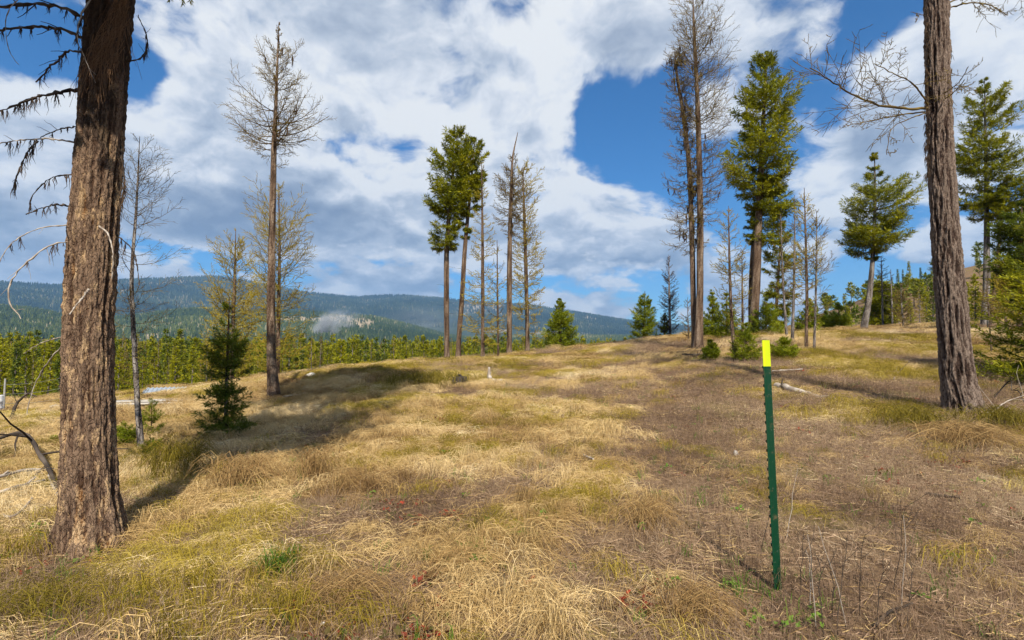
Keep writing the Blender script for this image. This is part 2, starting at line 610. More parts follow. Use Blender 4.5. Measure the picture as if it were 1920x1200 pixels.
M['larch_twig'] = twig_mat('bare_larch_twigs', [(0.0, (0.045, 0.029, 0.014)), (0.4, (0.11, 0.075, 0.026)), (0.8, (0.22, 0.160, 0.034)), (1.0, (0.29, 0.23, 0.042))])
M['gold_twig'] = twig_mat('budding_larch_twigs', [(0.0, (0.11, 0.075, 0.018)), (0.4, (0.23, 0.170, 0.022)), (0.8, (0.36, 0.285, 0.025)), (1.0, (0.38, 0.34, 0.035))])
M['dark_twig'] = twig_mat('dead_dark_twigs', [(0.0, (0.022, 0.016, 0.013)), (0.5, (0.060, 0.045, 0.034)), (1.0, (0.14, 0.11, 0.085))])
M['pale_twig'] = twig_mat('bleached_dead_wood', [(0.0, (0.16, 0.125, 0.10)), (0.5, (0.34, 0.29, 0.24)), (1.0, (0.52, 0.47, 0.41))])
M['lichen'] = twig_mat('hair_lichen', [(0.0, (0.028, 0.018, 0.012)), (0.5, (0.075, 0.048, 0.03)), (1.0, (0.14, 0.09, 0.055))])
M['straw_lichen'] = twig_mat('brown_hair_lichen', [(0.0, (0.09, 0.05, 0.028)), (0.5, (0.17, 0.095, 0.05)), (1.0, (0.25, 0.15, 0.085))])

M['fir'] = foliage_mat('fir_needles', [(0.0, (0.036, 0.048, 0.005)), (0.35, (0.145, 0.165, 0.008)), (0.7, (0.32, 0.31, 0.012)), (1.0, (0.46, 0.40, 0.02))], 0.30)
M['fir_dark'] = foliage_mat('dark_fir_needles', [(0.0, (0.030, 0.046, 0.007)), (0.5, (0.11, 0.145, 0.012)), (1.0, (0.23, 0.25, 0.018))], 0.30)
M['fir_fresh'] = foliage_mat('young_fir_needles', [(0.0, (0.060, 0.085, 0.006)), (0.5, (0.22, 0.26, 0.012)), (1.0, (0.42, 0.40, 0.02))], 0.35)
M['wood_fir'] = foliage_mat('valley_fir_needles', [(0.0, (0.075, 0.090, 0.006)), (0.5, (0.27, 0.27, 0.010)), (1.0, (0.48, 0.42, 0.016))], 0.40)

# ------------------------------------------------------------------ ground
def warp_axis(n, lo, hi, c, a):
    s0, s1 = np.arcsinh((lo - c) / a), np.arcsinh((hi - c) / a)
    return c + a * np.sinh(np.linspace(s0, s1, n))


def grid_mesh(name, X, Y, Z, attrs=None):
    ny, nx = X.shape
    i = np.arange(nx - 1)[None] + np.arange(ny - 1)[:, None] * nx
    q = np.stack([i, i + 1, i + nx + 1, i + nx], -1).reshape(-1, 4)
    return mesh_arr(name, np.stack([X, Y, Z], -1).reshape(-1, 3), q, attrs, True)


gx = warp_axis(360, -9000, 9000, 0, 9.0)
gy = warp_axis(370, -9000, 9000, 6, 9.0)
GX, GY = np.meshgrid(gx, gy)
g = obj('ground', grid_mesh('ground', GX, GY, height(GX, GY)), M['ground'])
tag(g, kind='structure')

# ------------------------------------------------------------------ mountains
RIDGE = [(-900, 560), (-400, 548), (0, 534), (60, 538), (120, 541), (190, 533), (250, 529), (330, 526), (400, 522), (450, 528), (500, 538), (560, 551), (620, 556), (665, 561),
         (720, 557), (760, 557), (810, 561), (850, 566), (930, 572), (1000, 576), (1060, 586), (1120, 596), (1180, 606), (1260, 614), (1350, 622), (1500, 630), (1700, 636), (2100, 640), (2800, 640)]
SPUR = [(-900, 585), (-300, 575), (0, 583), (70, 588), (130, 603), (200, 606), (270, 598), (340, 588), (420, 586), (480, 592), (540, 590), (590, 592), (640, 596), (685, 597),
        (730, 606), (780, 618), (830, 632), (870, 639), (920, 640), (960, 636), (1040, 634), (1120, 636), (1190, 637), (1300, 640), (1500, 650), (1900, 655), (2800, 655)]


def skyline(pts, az):
    us = np.array([p[0] for p in pts], float)
    r, a = [], []
    for u, v in pts:
        d = pix_dir(u, v)
        r.append(d[2] / math.hypot(d[0], d[1]))
        a.append(math.atan2(d[0], d[1]))
    return np.interp(az, a, r)


def mountain_h(pts, R0, R1, az, r, seed, gully):
    e = skyline(pts, az)
    e = sum(skyline(pts, az + s) for s in (-0.012, 0, 0.012)) / 3
    Rr = R1 * (1 + 0.06 * np.sin(az * 5 + seed))
    zr = CAM_Z + e * Rr + 12
    t = (r - R0) / (Rr - R0)
    up = np.clip(t, 0, 1)
    prof = up ** 1.15
    fall = np.where(t > 1, 1 - 0.6 * sstep(t, 1.0, 1.7), 1)
    x, y = r * np.sin(az), r * np.cos(az)
    rid = 1 - np.abs(fbm(x / gully, y / gully / 2.2, seed, 4)) * 2
    mid = np.clip(4 * up * (1 - up), 0, 1)
    amp = np.where(t > 1, 0.0, mid)
    return -12 + (zr + 12) * prof * fall * (1 + (rid - 0.55) * 0.22 * amp), up


def build_mountain(name, pts, R0, R1, Rend, seed, gully, nu, nr, a0, a1, baldf):
    az = np.linspace(a0, a1, nu)
    r = np.linspace(R0, Rend, nr)
    A, RR = np.meshgrid(az, r)
    Z, up = mountain_h(pts, R0, R1, A, RR, seed, gully)
    X, Y = RR * np.sin(A), RR * np.cos(A)
    bald = baldf(X, Y, A, up)
    o = obj(name, grid_mesh(name, X, Y, Z, {'bald': bald.ravel()}), M['mountain'])
    tag(o, kind='structure')
    return X, Y, Z, bald


def bald_far(X, Y, A, up):
    n = fbm(X / 420, Y / 420, 1.5, 4)
    return sstep(n + 0.25 * np.exp(-((A - 0.02) / 0.2) ** 2) * (up > 0.6), 0.16, 0.42) * 0.75


def bald_near(X, Y, A, up):
    n = fbm(X / 260, Y / 260, 8.5, 4)
    w = np.exp(-((A + 0.33) / 0.10) ** 2) * sstep(up, 0.35, 0.8) * 0.75
    w = w + 0.25 * np.exp(-((A + 0.75) / 0.2) ** 2) * sstep(up, 0.3, 0.8)
    return sstep(n + w, 0.30, 0.62)


MT_FAR = build_mountain('mountain', RIDGE, 2400, 5200, 7600, 3.1, 900, 420, 110, R(-80), R(75), bald_far)
MT_NEAR = build_mountain('foothill', SPUR, 900, 2300, 3300, 7.7, 520, 420, 80, R(-80), R(70), bald_near)

# ------------------------------------------------------------------ tree builders
def resample(P, n, t=None):
    P = np.asarray(P, float)
    s = np.concatenate([[0], np.cumsum(np.linalg.norm(np.diff(P[:, :3], axis=0), axis=1))])
    tt = np.linspace(0, s[-1], n) if t is None else np.asarray(t) * s[-1]
    # smooth (Catmull-Rom like) interpolation of every column
    out = np.empty((len(tt), P.shape[1]))
    m = np.gradient(P, s, axis=0) if len(P) > 2 else np.repeat((P[1:] - P[:1]) / s[-1], 2, 0)
    i = np.clip(np.searchsorted(s, tt, 'right') - 1, 0, len(P) - 2)
    h = (s[i + 1] - s[i])[:, None]
    x = ((tt - s[i])[:, None]) / h
    out = ((2 * x**3 - 3 * x**2 + 1) * P[i] + (x**3 - 2 * x**2 + x) * h * m[i] + (-2 * x**3 + 3 * x**2) * P[i + 1] + (x**3 - x**2) * h * m[i + 1])
    return out


def trunk_path(pix, Y, sink=0.25):
    """[(u, v, width_px)...] from the base up -> (K,4) world points with radius; the foot goes into the soil"""
    out = []
    for u, v, w in pix:
        d = pix_dir(u, v)
        t = Y / d[1]
        out.append([*(np.array([0, 0, CAM_Z]) + d * t), w / 2 / FPX * t / math.sqrt(1 + d[0] ** 2)])
    out = np.array(out)
    g0 = hz(out[0, 0], out[0, 1])
    if out[0, 2] > g0 - 0.02:
        out[0, 2] = g0 - 0.02
    foot = out[0].copy()
    foot[2] = min(g0, foot[2]) - sink
    foot[3] *= 1.05
    return np.vstack([foot, out]), g0


def trunk_mesh(name, path, base, sides=10, rows=40, flare=0.35, rough=0.06, seed=0.0):
    P = resample(path, rows)
    th = np.arange(sides) / sides * 2 * np.pi
    L = np.linalg.norm(P[:, :3] - P[0, :3], axis=1)
    k = 1 + flare * np.exp(-np.maximum(L - 0.2, 0) / (1.6 * path[1, 3] + 0.02))
    c, s = np.cos(th)[None], np.sin(th)[None]
    z = L[:, None]
    rr = P[:, 3].mean()
    n = fbm(c * 1.6 + seed, s * 1.6, z / (rr * 9), 3)
    r = P[:, 3:4] * k[:, None] * (1 + rough * 2 * n)
    X = P[:, 0:1] + r * c
    Y = P[:, 1:2] + r * s
    Z = np.broadcast_to(P[:, 2:3], X.shape)
    v = np.stack([X, Y, Z], -1).reshape(-1, 3) - base
    i = (np.arange(rows - 1) * sides)[:, None]
    a = np.arange(sides)[None]
    b = (a + 1) % sides
    q = np.stack([i + a, i + b, i + sides + b, i + sides + a], -1).reshape(-1, 4)
    t = np.clip(0.55 + 1.1 * n, 0, 1).ravel()
    return mesh_arr(name, v, q, {'tint': t}, True)


def path_at(path, z):
    """trunk centre and radius at heights z"""
    o = np.argsort(path[:, 2])
    p = path[o]
    return np.stack([np.interp(z, p[:, 2], p[:, i]) for i in (0, 1, 2, 3)], -1)


def prof_at(prof, Y, zq):
    """prof [(v, left_px, right_px)...] -> left and right reach in metres at heights zq"""
    z, l, r = [], [], []
    for v, a, b in prof:
        d = pix_dir(960, v)
        t = Y / d[1]
        z.append(CAM_Z + d[2] * t)
        l.append(a / FPX * t)
        r.append(b / FPX * t)
    o = np.argsort(z)
    z = np.array(z)[o]
    return np.interp(zq, z, np.array(l)[o]), np.interp(zq, z, np.array(r)[o]), z[0], z[-1]


def branch_set(g, path, prof, Y, n, el_top, el_bot, K=6, whorl=0.0, wk=0.16, droop=0.15, lift=0.25, jit=0.35, gap=0.0):
    """curved branches that fill the tree's outline: returns (n,K,3) and lengths"""
    _, _, z0, z1 = prof_at(prof, Y, np.zeros(1))
    zq = np.linspace(z0, z1, 200)
    lq, rq_, _, _ = prof_at(prof, Y, zq)
    wq = lq + rq_
    wq = np.cumsum(wq + 0.22 * wq.max())
    zb = np.interp(np.sort(g.random(n)), wq / wq[-1], zq)
    if whorl > 0:
        zb = np.round(zb / whorl) * whorl + g.normal(0, whorl * wk, n)
    zb = np.clip(zb, z0, z1 - 0.01)
    az = (np.arange(n) * 2.39996 + g.normal(0, 0.5, n)) % (2 * np.pi)
    l, r, _, _ = prof_at(prof, Y, zb)
    ca = np.cos(az)
    L = (l * (1 - ca) / 2 + r * (1 + ca) / 2)
    L = L * (1 - jit * g.random(n) ** 1.5) + 0.03
    if gap > 0:
        L = L * np.where(g.random(n) < gap, 0.35, 1)
    t = (zb - z0) / max(z1 - z0, 1e-3)
    el = el_bot + (el_top - el_bot) * t + g.normal(0, 0.07, n)
    c = path_at(path, zb)
    s = np.linspace(0, 1, K)[None, :]
    hor = L[:, None] * s
    zz = np.tan(el)[:, None] * hor + L[:, None] * (-droop * np.sin(np.pi * s) + lift * s**2.2) * 0.6
    bend = g.normal(0, 0.12, n)[:, None] * s**2 * L[:, None]
    dx, dy = np.cos(az)[:, None], np.sin(az)[:, None]
    P = np.stack([c[:, 0:1] + dx * hor - dy * bend, c[:, 1:2] + dy * hor + dx * bend, zb[:, None] + zz], -1)
    P = P + g.normal(0, 0.015, P.shape) * L[:, None, None] * s[..., None]
    return P, L, t


def sub_twigs(g, P, M, s0, ang, lf, K=3, flat=0.5, tip=0.55, curl=0.1):
    """M side twigs on each of the N branches (N,K0,3): returns (N*M,K,3), lengths, parent index"""
    Nn, K0, _ = P.shape
    L = np.linalg.norm(P[:, -1] - P[:, 0], axis=1)
    s = s0 + (1 - s0) * (np.arange(M)[None] + g.random((Nn, M))) / M
    f = s * (K0 - 1)
    i = np.clip(f.astype(int), 0, K0 - 2)
    x = (f - i)[..., None]
    n = np.arange(Nn)[:, None]
    A, B = P[n, i], P[n, i + 1]
    O = A * (1 - x) + B * x
    T = norm(B - A)
    up = np.array([0, 0, 1.0])
    side = norm(np.cross(T, up))
    upb = np.cross(side, T)
    sg = np.where((np.arange(M)[None] + g.integers(0, 2, (Nn, 1))) % 2 == 0, 1.0, -1.0)
    roll = g.normal(0, 1, (Nn, M)) * (1 - flat) * 1.6
    sd = (np.cos(roll) * sg)[..., None] * side + np.sin(roll)[..., None] * upb
    a = (ang + g.normal(0, 0.15, (Nn, M)))[..., None]
    D = norm(np.cos(a) * T + np.sin(a) * sd)
    ln = lf * L[:, None] * (1 - (1 - tip) * s) * (0.65 + 0.6 * g.random((Nn, M)))
    ss = np.linspace(0, 1, K)[None, None, :, None]
    Q = O[:, :, None] + D[:, :, None] * ln[:, :, None, None] * ss
    Q = Q + T[:, :, None] * (curl * ln[:, :, None, None] * ss**2)
    Q = Q + g.normal(0, 0.03, Q.shape) * ln[:, :, None, None] * ss
    return Q.reshape(-1, K, 3), ln.ravel(), np.repeat(np.arange(Nn), M)


def sprays(g, Q, J, size, wid, spread=0.6, s0=0.05, droop=0.1, rel=None):
    """J pointed needle sprays along every twig (N,K,3): kites (verts, quads)"""
    Nn, K, _ = Q.shape
    s = s0 + (1 - s0) * (np.arange(J)[None] + g.random((Nn, J))) / J
    f = s * (K - 1)
    i = np.clip(f.astype(int), 0, K - 2)
    x = (f - i)[..., None]
    n = np.arange(Nn)[:, None]
    A, B = Q[n, i], Q[n, i + 1]
    O = A * (1 - x) + B * x
    T = norm(B - A)
    rnd = norm(g.normal(0, 1, T.shape) * np.array([1, 1, 0.55]))
    D = norm(T + spread * rnd + np.array([0, 0, -droop]))
    W = norm(np.cross(D, np.array([0, 0, 1.0]) + 0.5 * g.normal(0, 1, T.shape)))
    ln = size * (0.6 + 0.8 * g.random((Nn, J)))[..., None]
    w = wid * (0.7 + 0.6 * g.random((Nn, J)))[..., None]
    if rel is not None:
        ln, w = ln * rel[:, None, None], w * rel[:, None, None]
    U = np.cross(W, D)
    v = np.stack([O, O + D * ln * 0.45 + W * w + U * w * 0.3, O + D * ln, O + D * ln * 0.45 - W * w + U * w * 0.3], 2).reshape(-1, 3)
    m = Nn * J
    q = (np.arange(m) * 4)[:, None] + np.arange(4)[None]
    return v, q, m


def conifer(name, label, cat, pix, Y, prof, n=120, MT=12, J=5, size=0.16, wid=0.028, seed=1, fol='fir', bark='thin_bark', el=(0.75, -0.12),
            group=None, sides=10, rows=30, gap=0.12, flat=0.86, lf=0.42, dead=0, droop=0.18, lift=0.25, jit=0.5, tiers=13):
    g = np.random.default_rng(seed)
    path, g0 = trunk_path(pix, Y)
    base = np.array([path[1, 0], path[1, 1], g0])
    root = thing(name, base, label, cat, group)
    obj('trunk', trunk_mesh('trunk', path, base, sides, rows, 0.22, 0.07, seed), M_(bark), root)
    hh = prof_at(prof, Y, np.zeros(1))
    n = int(n * .62)
    MT = int(MT * 1.35)
    P, L, t = branch_set(g, path, prof, Y, n, el[0], el[1], gap=gap, droop=droop, lift=lift, jit=jit, whorl=(hh[3] - hh[2]) / tiers, wk=.11)
    wood = MB()
    r0 = np.clip(L * 0.012, 0.004, 0.035)
    v, q = tubes(P, r0[:, None] * np.linspace(1, 0.25, P.shape[1])[None], 4)
    wood.add(v, q, 0.35)
    Q, ln, par = sub_twigs(g, P, MT, 0.18, 0.95, lf, 3, flat, 0.35, 0.25)
    leaf = MB()
    Q2, _, par2 = sub_twigs(g, Q, 3, 0.25, 0.8, 0.5, 2, 0.6, 0.6, 0.2)
    bt = g.random(len(P))
    rel = np.clip(0.55 + 0.6 * L / np.percentile(L, 85), 0.5, 1.1)
    for src, jj, bi in ((Q, J + 2, par), (Q2, 4, par[par2]), (P, J * 2, np.arange(len(P)))):
        v, q, m = sprays(g, src, jj, size * .90, wid * .42, rel=rel[bi])
        tint = np.repeat(np.clip(0.5 * bt[bi].repeat(jj) + 0.5 * g.random(m), 0, 1), 4)
        leaf.add(v, q, tint)
    # leader tuft
    if dead:
        lo = prof_at(prof, Y, np.zeros(1))[2]
        zl = g.uniform(lo * 0.35 + path[1, 2] * 0.65, lo, dead)
        c = path_at(path, zl)
        a = g.uniform(0, 6.28, dead)
        l = g.uniform(0.15, 0.6, dead)
        s = np.linspace(0, 1, 4)[None, :, None]
        D = np.stack([np.cos(a), np.sin(a), g.uniform(-0.3, 0.2, dead)], -1)
        PP = c[:, None, :3] + D[:, None] * l[:, None, None] * s
        v, q = tubes(PP, np.linspace(0.010, 0.003, 4)[None].repeat(dead, 0), 3)
        wood.add(v, q, 0.2)
    for mb in (wood, leaf):
        mb.v = [a - base for a in mb.v]
    cr = obj('crown', leaf.mesh('crown'), M[fol], root)
    tag(obj('branches', wood.mesh('branches'), M['dark_twig'], cr), kind='stuff')
    return root


def M_(k):
    return M[k]


def larch(name, label, cat, pix, Y, prof, n=90, M1=10, M2=4, seed=1, twig='larch_twig', bark='thin_bark', el=(0.95, 0.05), group=None,
          sides=10, rows=30, r=0.010, lf=0.34, lift=0.4, droop=0.1, lichen=0, thick=1.0, jit=0.4, ang=0.85, flat=0.35, tuft=0.0, moss=None):
    g = np.random.default_rng(seed)
    path, g0 = trunk_path(pix, Y)
    base = np.array([path[1, 0], path[1, 1], g0])
    root = thing(name, base, label, cat, group)
    obj('trunk', trunk_mesh('trunk', path, base, sides, rows, 0.22, 0.07, seed), M[bark], root)
    P, L, t = branch_set(g, path, prof, Y, int(n * .82), el[0], el[1], lift=lift, droop=droop, jit=jit)
    px = Y / 960.0
    mb = MB()
    r0 = np.clip(L * r * 1.2, px * 0.5, 0.035) * thick
    v, q = tubes(P, r0[:, None] * np.linspace(1, 0.35, P.shape[1])[None], 3)
    mb.add(v, q, tint_at(np.linspace(0.1, 0.6, P.shape[1])[None].repeat(len(P), 0), 3))
    Q, ln, _ = sub_twigs(g, P, M1, 0.15, ang, lf, 4, flat, 0.5, 0.35)
    if twig == 'gold_twig':      # swelling buds make these twigs look stouter
        thick *= 1.35
    rq = np.maximum(px * 0.36, 0.0023) * thick
    v, q = tubes(Q, np.linspace(rq, rq * 0.45, 4)[None].repeat(len(Q), 0), 3)
    mb.add(v, q, tint_at(np.clip(0.55 + 0.25 * g.normal(size=(len(Q), 1)) + np.zeros((1, 4)), 0, 1), 3))
    if M2:
        T, _, _ = sub_twigs(g, Q, M2, 0.2, 0.9, 0.42, 2, 0.2, 0.6, 0.2)
        v, q = tubes(T, np.linspace(rq * 0.8, rq * 0.4, 2)[None].repeat(len(T), 0), 3)
        mb.add(v, q, tint_at(np.clip(0.7 + 0.25 * g.normal(size=(len(T), 1)) + np.zeros((1, 2)), 0, 1), 3))
    mb.v = [a - base for a in mb.v]
    cr = obj('crown', mb.mesh('crown'), M[twig], root)
    if lichen:
        lm = MB()
        ii = g.integers(0, len(P), lichen)
        ki = g.integers(0, P.shape[1] - 1, lichen)
        hang_lichen(g, lm, P[ii, ki], 5, 0.35 * (1 + 0 * ii), px * 0.8)
        lm.v = [a - base for a in lm.v]
        tag(obj('lichen', lm.mesh('lichen'), M['lichen'], cr), kind='stuff')
    return root


def hang_lichen(g, mb, O, n, ln, r):
    """strands that hang from the points O"""
    O = np.asarray(O).repeat(n, 0)
    m = len(O)
    l = np.asarray(ln).repeat(n) * g.uniform(0.3, 1.1, m) if np.ndim(ln) else ln * g.uniform(0.3, 1.1, m)
    s = np.linspace(0, 1, 4)[None, :, None]
    off = g.normal(0, 0.12, (m, 1, 3)) * l[:, None, None]
    off[..., 2] *= 0.2
    P = O[:, None] + np.array([0, 0, -1.0]) * l[:, None, None] * s + off * s + g.normal(0, 0.05, (m, 4, 3)) * l[:, None, None] * (s > 0)
    rr = np.array([0.6, 1.0, 0.8, 0.25])[None] * r * g.uniform(0.6, 1.4, (m, 1))
    v, q = tubes(P, rr, 3)
    mb.add(v, q, tint_at(g.random((m, 1)) + np.zeros((1, 4)), 3))


def simp(pix, Y=None):
    return pix


# fine trunk with real bark relief
def bark_trunk(name, path, base, kind, nth, nz, ztop, flare, seed):
    """nz fine rows up to ztop metres above the base, then coarse rows above it"""
    fine = resample(path, 600)
    L = np.concatenate([[0], np.cumsum(np.linalg.norm(np.diff(fine[:, :3], axis=0), axis=1))])
    tq = np.concatenate([np.linspace(0, ztop, nz), np.linspace(ztop, L[-1], 50)[1:]])
    P = np.stack([np.interp(tq, L, fine[:, i]) for i in range(4)], -1)
    z = tq[:, None]
    th = np.arange(nth)[None] / nth * 2 * np.pi
    R0 = P[:, 3:4]
    zz = np.maximum(z - 0.25, 0)
    lob = 1 + 0.45 * np.cos(th * 5 + seed) + 0.5 * np.cos(th * 3 + 2 * seed + 1.0)
    fl = 1 + flare * np.exp(-zz / 0.16) * lob
    c, s = np.cos(th), np.sin(th)
    a = R0.mean()
    if kind == 'fir':
        wx = 0.35 * perlin(c * 3, s * 3, z * 3.0)
        r1 = 1 - 2.4 * np.abs(perlin(c * 3.4 + wx, s * 3.4 + wx, z * 1.25))
        r2 = 1 - 2.2 * np.abs(perlin(c * 6.8 + wx + 9, s * 6.8, z * 4.2))
        fk = fbm(c * 15 + wx, s * 15, z * 15, 3, 0.6)
        h = 0.72 * r1 + 0.34 * r2 + 0.42 * fk - 0.08
        amp = 0.034
    else:
        wx = 0.5 * perlin(c * 2.5, s * 2.5, z * 2.2)
        r1 = 1 - 2.6 * np.abs(perlin(c * 3.0 + wx, s * 3.0 + wx, z * 1.7))
        r2 = 1 - 2.6 * np.abs(perlin(c * 6.0 + wx + 3, s * 6.0, z * 4.0))
        fk = fbm(c * 16, s * 16, z * 12 + wx, 3, 0.65)
        h = 0.70 * r1 + 0.36 * r2 + 0.42 * fk - 0.08
        amp = 0.046
    r = R0 * fl + amp * (h - 0.2)
    v = np.stack([P[:, 0:1] + r * c, P[:, 1:2] + r * s, P[:, 2:3] + 0 * r], -1).reshape(-1, 3) - base
    i = (np.arange(len(tq) - 1) * nth)[:, None]
    b0 = np.arange(nth)[None]
    b1 = (b0 + 1) % nth
    q = np.stack([i + b0, i + b1, i + nth + b1, i + nth + b0], -1).reshape(-1, 4)
    return mesh_arr(name, v, q, {'tint': np.clip(0.5 + 0.9 * (h - 0.22), 0, 1).ravel()}, True)


def limb(g, root, pts, Y, r0, r1, twigs=6, lichen=8, mat='dark_twig', tl=0.18, llen=0.12, lr=0.0022, lmat='lichen', spurs=False, name='branch', lump=0.25):
    """a dead limb traced in space: pts [(u, v, dY)...]"""
    base = np.array(root.location)
    P = np.array([at(u, v, Y + dy) for u, v, dy in pts])
    P = resample(P, 26)
    rad = np.linspace(r0, r1, 26) * (1 + lump * g.normal(size=26))
    P = P + g.normal(0, r0 * 0.35, P.shape)
    P[0] = at(pts[0][0], pts[0][1], Y + pts[0][2])
    mb = MB()
    v, q = tubes(P[None], np.abs(rad)[None], 7)
    mb.add(v, q, tint_at(np.clip(0.5 + 0.3 * g.normal(size=(1, 26)), 0, 1), 7))
    if twigs:
        Q, ln, _ = sub_twigs(g, P[None], twigs, 0.2, 1.0, tl, 5, 0.1, 0.6, 0.2)
        v, q = tubes(Q, np.linspace(r1 * 0.7, r1 * 0.3, 5)[None].repeat(len(Q), 0), 4)
        mb.add(v, q, 0.45)
        if spurs:
            T, _, _ = sub_twigs(g, Q, 7, 0.1, 0.95, 0.28, 4, 0.1, 0.6, 0.2)
            v, q = tubes(T, np.linspace(r1 * 0.55, r1 * 0.3, 4)[None].repeat(len(T), 0), 3)
            mb.add(v, q, 0.5)
            for src in (Q, T):
                S, _, _ = sub_twigs(g, src, 8, 0.05, 1.3, 0.0, 2, 0.0)
                S[:, 1] = S[:, 0] + norm(g.normal(size=(len(S), 3))) * 0.011
                v, q = tubes(S, np.array([0.0035, 0.003])[None].repeat(len(S), 0), 3)
                mb.add(v, q, 0.8)
    mb.v = [a - base for a in mb.v]
    o = obj(name, mb.mesh(name, True), M[mat], root)
    if lichen:
        lm = MB()
        O = P[g.integers(3, 26, lichen)]
        hang_lichen(g, lm, O, 6, llen * g.uniform(0.3, 1.2, lichen), lr)
        lm.v = [a - base for a in lm.v]
        tag(obj('lichen', lm.mesh('lichen'), M[lmat], o), kind='stuff')
    return o

# ------------------------------------------------------------------ the two big trunks in front
def left_tree():
    Y = 3.9
    g = np.random.default_rng(21)
    path, g0 = trunk_path([(174, 1030, 112), (168, 900, 98), (166, 750, 90), (167, 600, 87), (175, 450, 84), (185, 300, 81), (199, 110, 79), (208, 0, 77), (222, -160, 72)], Y)
    top = path[-1]
    up = [[top[0] + 0.02 * i, top[1] + 0.01 * i, top[2] + 1.2 * i, max(top[3] * (1 - i / 8.3), 0.012)] for i in range(1, 9)]
    path = np.vstack([path, up])
    base = np.array([path[1, 0], path[1, 1], g0])
    root = thing('douglas_fir', base, 'thick furrowed brown fir trunk with dead lichen-hung limbs, nearest tree at the left', 'tree')
    obj('trunk', bark_trunk('trunk', path, base, 'fir', 180, 460, 5.4, 0.46, 0.6), M['fir_bark'], root)
    D = 0.02
    L = [
        ([(168, 38, 0), (110, 12, .05), (50, 8, .15), (-30, 20, .3)], .017, .009, 5, 16, 'dark_twig'),
        ([(165, 74, 0), (120, 57, -.05), (60, 50, -.1), (-20, 60, -.2)], .015, .008, 5, 16, 'dark_twig'),
        ([(158, 98, 0), (125, 98, .2), (95, 125, .35), (68, 153, .5)], .012, .006, 4, 8, 'dark_twig'),
        ([(155, 166, 0), (120, 172, -.1), (80, 180, -.2), (40, 192, -.2), (2, 210, -.25)], .015, .008, 5, 22, 'dark_twig'),
        ([(145, 237, 0), (110, 243, .3), (75, 258, .5)], .007, .004, 2, 3, 'dark_twig'),
        ([(143, 268, 0), (100, 261, -.1), (50, 262, -.2), (-20, 272, -.3)], .010, .006, 5, 9, 'pale_twig'),
        ([(70, 264, -.16), (55, 282, -.2), (40, 310, -.2), (28, 342, -.2)], .008, .005, 3, 16, 'dark_twig'),
        ([(140, 327, 0), (105, 331, .1), (80, 345, .2), (62, 365, .2), (55, 382, .2)], .006, .004, 2, 8, 'dark_twig'),
        ([(135, 387, 0), (105, 384, -.2), (80, 390, -.4), (48, 402, -.5)], .008, .004, 3, 4, 'dark_twig'),
        ([(133, 422, 0), (85, 426, -.1), (40, 443, -.2), (12, 468, -.3), (-4, 500, -.3)], .008, .004, 4, 2, 'pale_twig'),
        ([(148, 453, -.05), (100, 458, -.2), (65, 480, -.3), (35, 507, -.3), (18, 538, -.35), (18, 565, -.35), (40, 598, -.35)], .009, .006, 5, 5, 'pale_twig'),
        ([(166, 543, -.22), (148, 566, -.42), (129, 590, -.50)], .011, .006, 0, 0, 'pale_twig'),
        ([(118, 631, 0), (78, 643, .1), (44, 663, .2)], .007, .003, 2, 0, 'pale_twig'),
        ([(116, 648, 0), (86, 685, .1), (66, 720, .2), (55, 752, .2), (50, 776, .2)], .009, .004, 2, 0, 'pale_twig'),
        ([(186, 424, -.18), (203, 440, -.24), (211, 470, -.26), (210, 522, -.22)], .010, .006, 0, 0, 'pale_twig'),
        ([(240, 116, .0), (262, 110, 0), (275, 93, .05), (273, 62, .1), (258, 28, .1)], .007, .004, 5, 6, 'dark_twig'),
        ([(216, 437, .05), (247, 467, .1), (258, 505, .1), (261, 535, .1)], .006, .004, 2, 3, 'dark_twig'),
        ([(226, 262, .05), (229, 300, 0), (233, 345, -.02), (224, 395, 0)], .006, .005, 0, 26, 'dark_twig'),
        ([(176, -10, -.18), (152, 30, -.3), (148, 85, -.34), (160, 110, -.3), (178, 155, -.25)], .008, .004, 2, 22, 'pale_twig'),
        ([(50, -20, -.3), (12, 30, -.3), (12, 70, -.3), (22, 105, -.3), (36, 122, -.3)], .005, .003, 1, 0, 'pale_twig'),
    ]
    for pts, r0, r1, tw, li, mt in L:
        th = .62 if mt == 'pale_twig' else .9
        limb(g, root, pts, Y, r0 * th, r1 * th, tw, li, mt)
    # brown hair lichen draped over the front of the trunk
    lm = MB()
    m = 230
    c = np.array([at(215, 75, Y - 0.23)])
    vv = g.uniform(-30, 120, m)
    uu = np.clip(238 - 0.45 * vv + g.normal(0, 14, m), 166, 240)
    O = np.array([at(u, v, Y - 0.19 - 0.05 * math.cos((u - 205) / 45)) for u, v in zip(uu, vv)])
    l = g.uniform(0.08, 0.34, m)
    s = np.linspace(0, 1, 6)[None, :, None]
    dirn = norm(np.stack([g.normal(-0.6, 0.3, m), 0 * l - 0.02, -np.ones(m) * 0.8], -1))
    P = O[:, None] + dirn[:, None] * l[:, None, None] * s + np.array([0.3, 0, -0.4]) * (l[:, None, None] * s**2) + g.normal(0, 0.006, (m, 6, 3))
    v, q = tubes(P, np.linspace(0.0022, 0.001, 6)[None].repeat(m, 0), 3)
    lm.add(v - base, q, tint_at(g.random((m, 1)) + np.zeros((1, 6)), 3))
    tag(obj('lichen', lm.mesh('lichen'), M['straw_lichen'], root), kind='stuff')
    # living crown, above the frame, whose shadow lies on the grass
    prof_z = lambda z: z
    n = 300
    zb = np.sort(g.uniform(6.2, 13.6, n))
    az = np.arange(n) * 2.39996
    zb[:90] = g.uniform(4.5, 7.4, 90)            # low boughs added out of view, camera side, to fill the crown shadow
    az[:90] = g.uniform(R(-150), R(-30), 90)
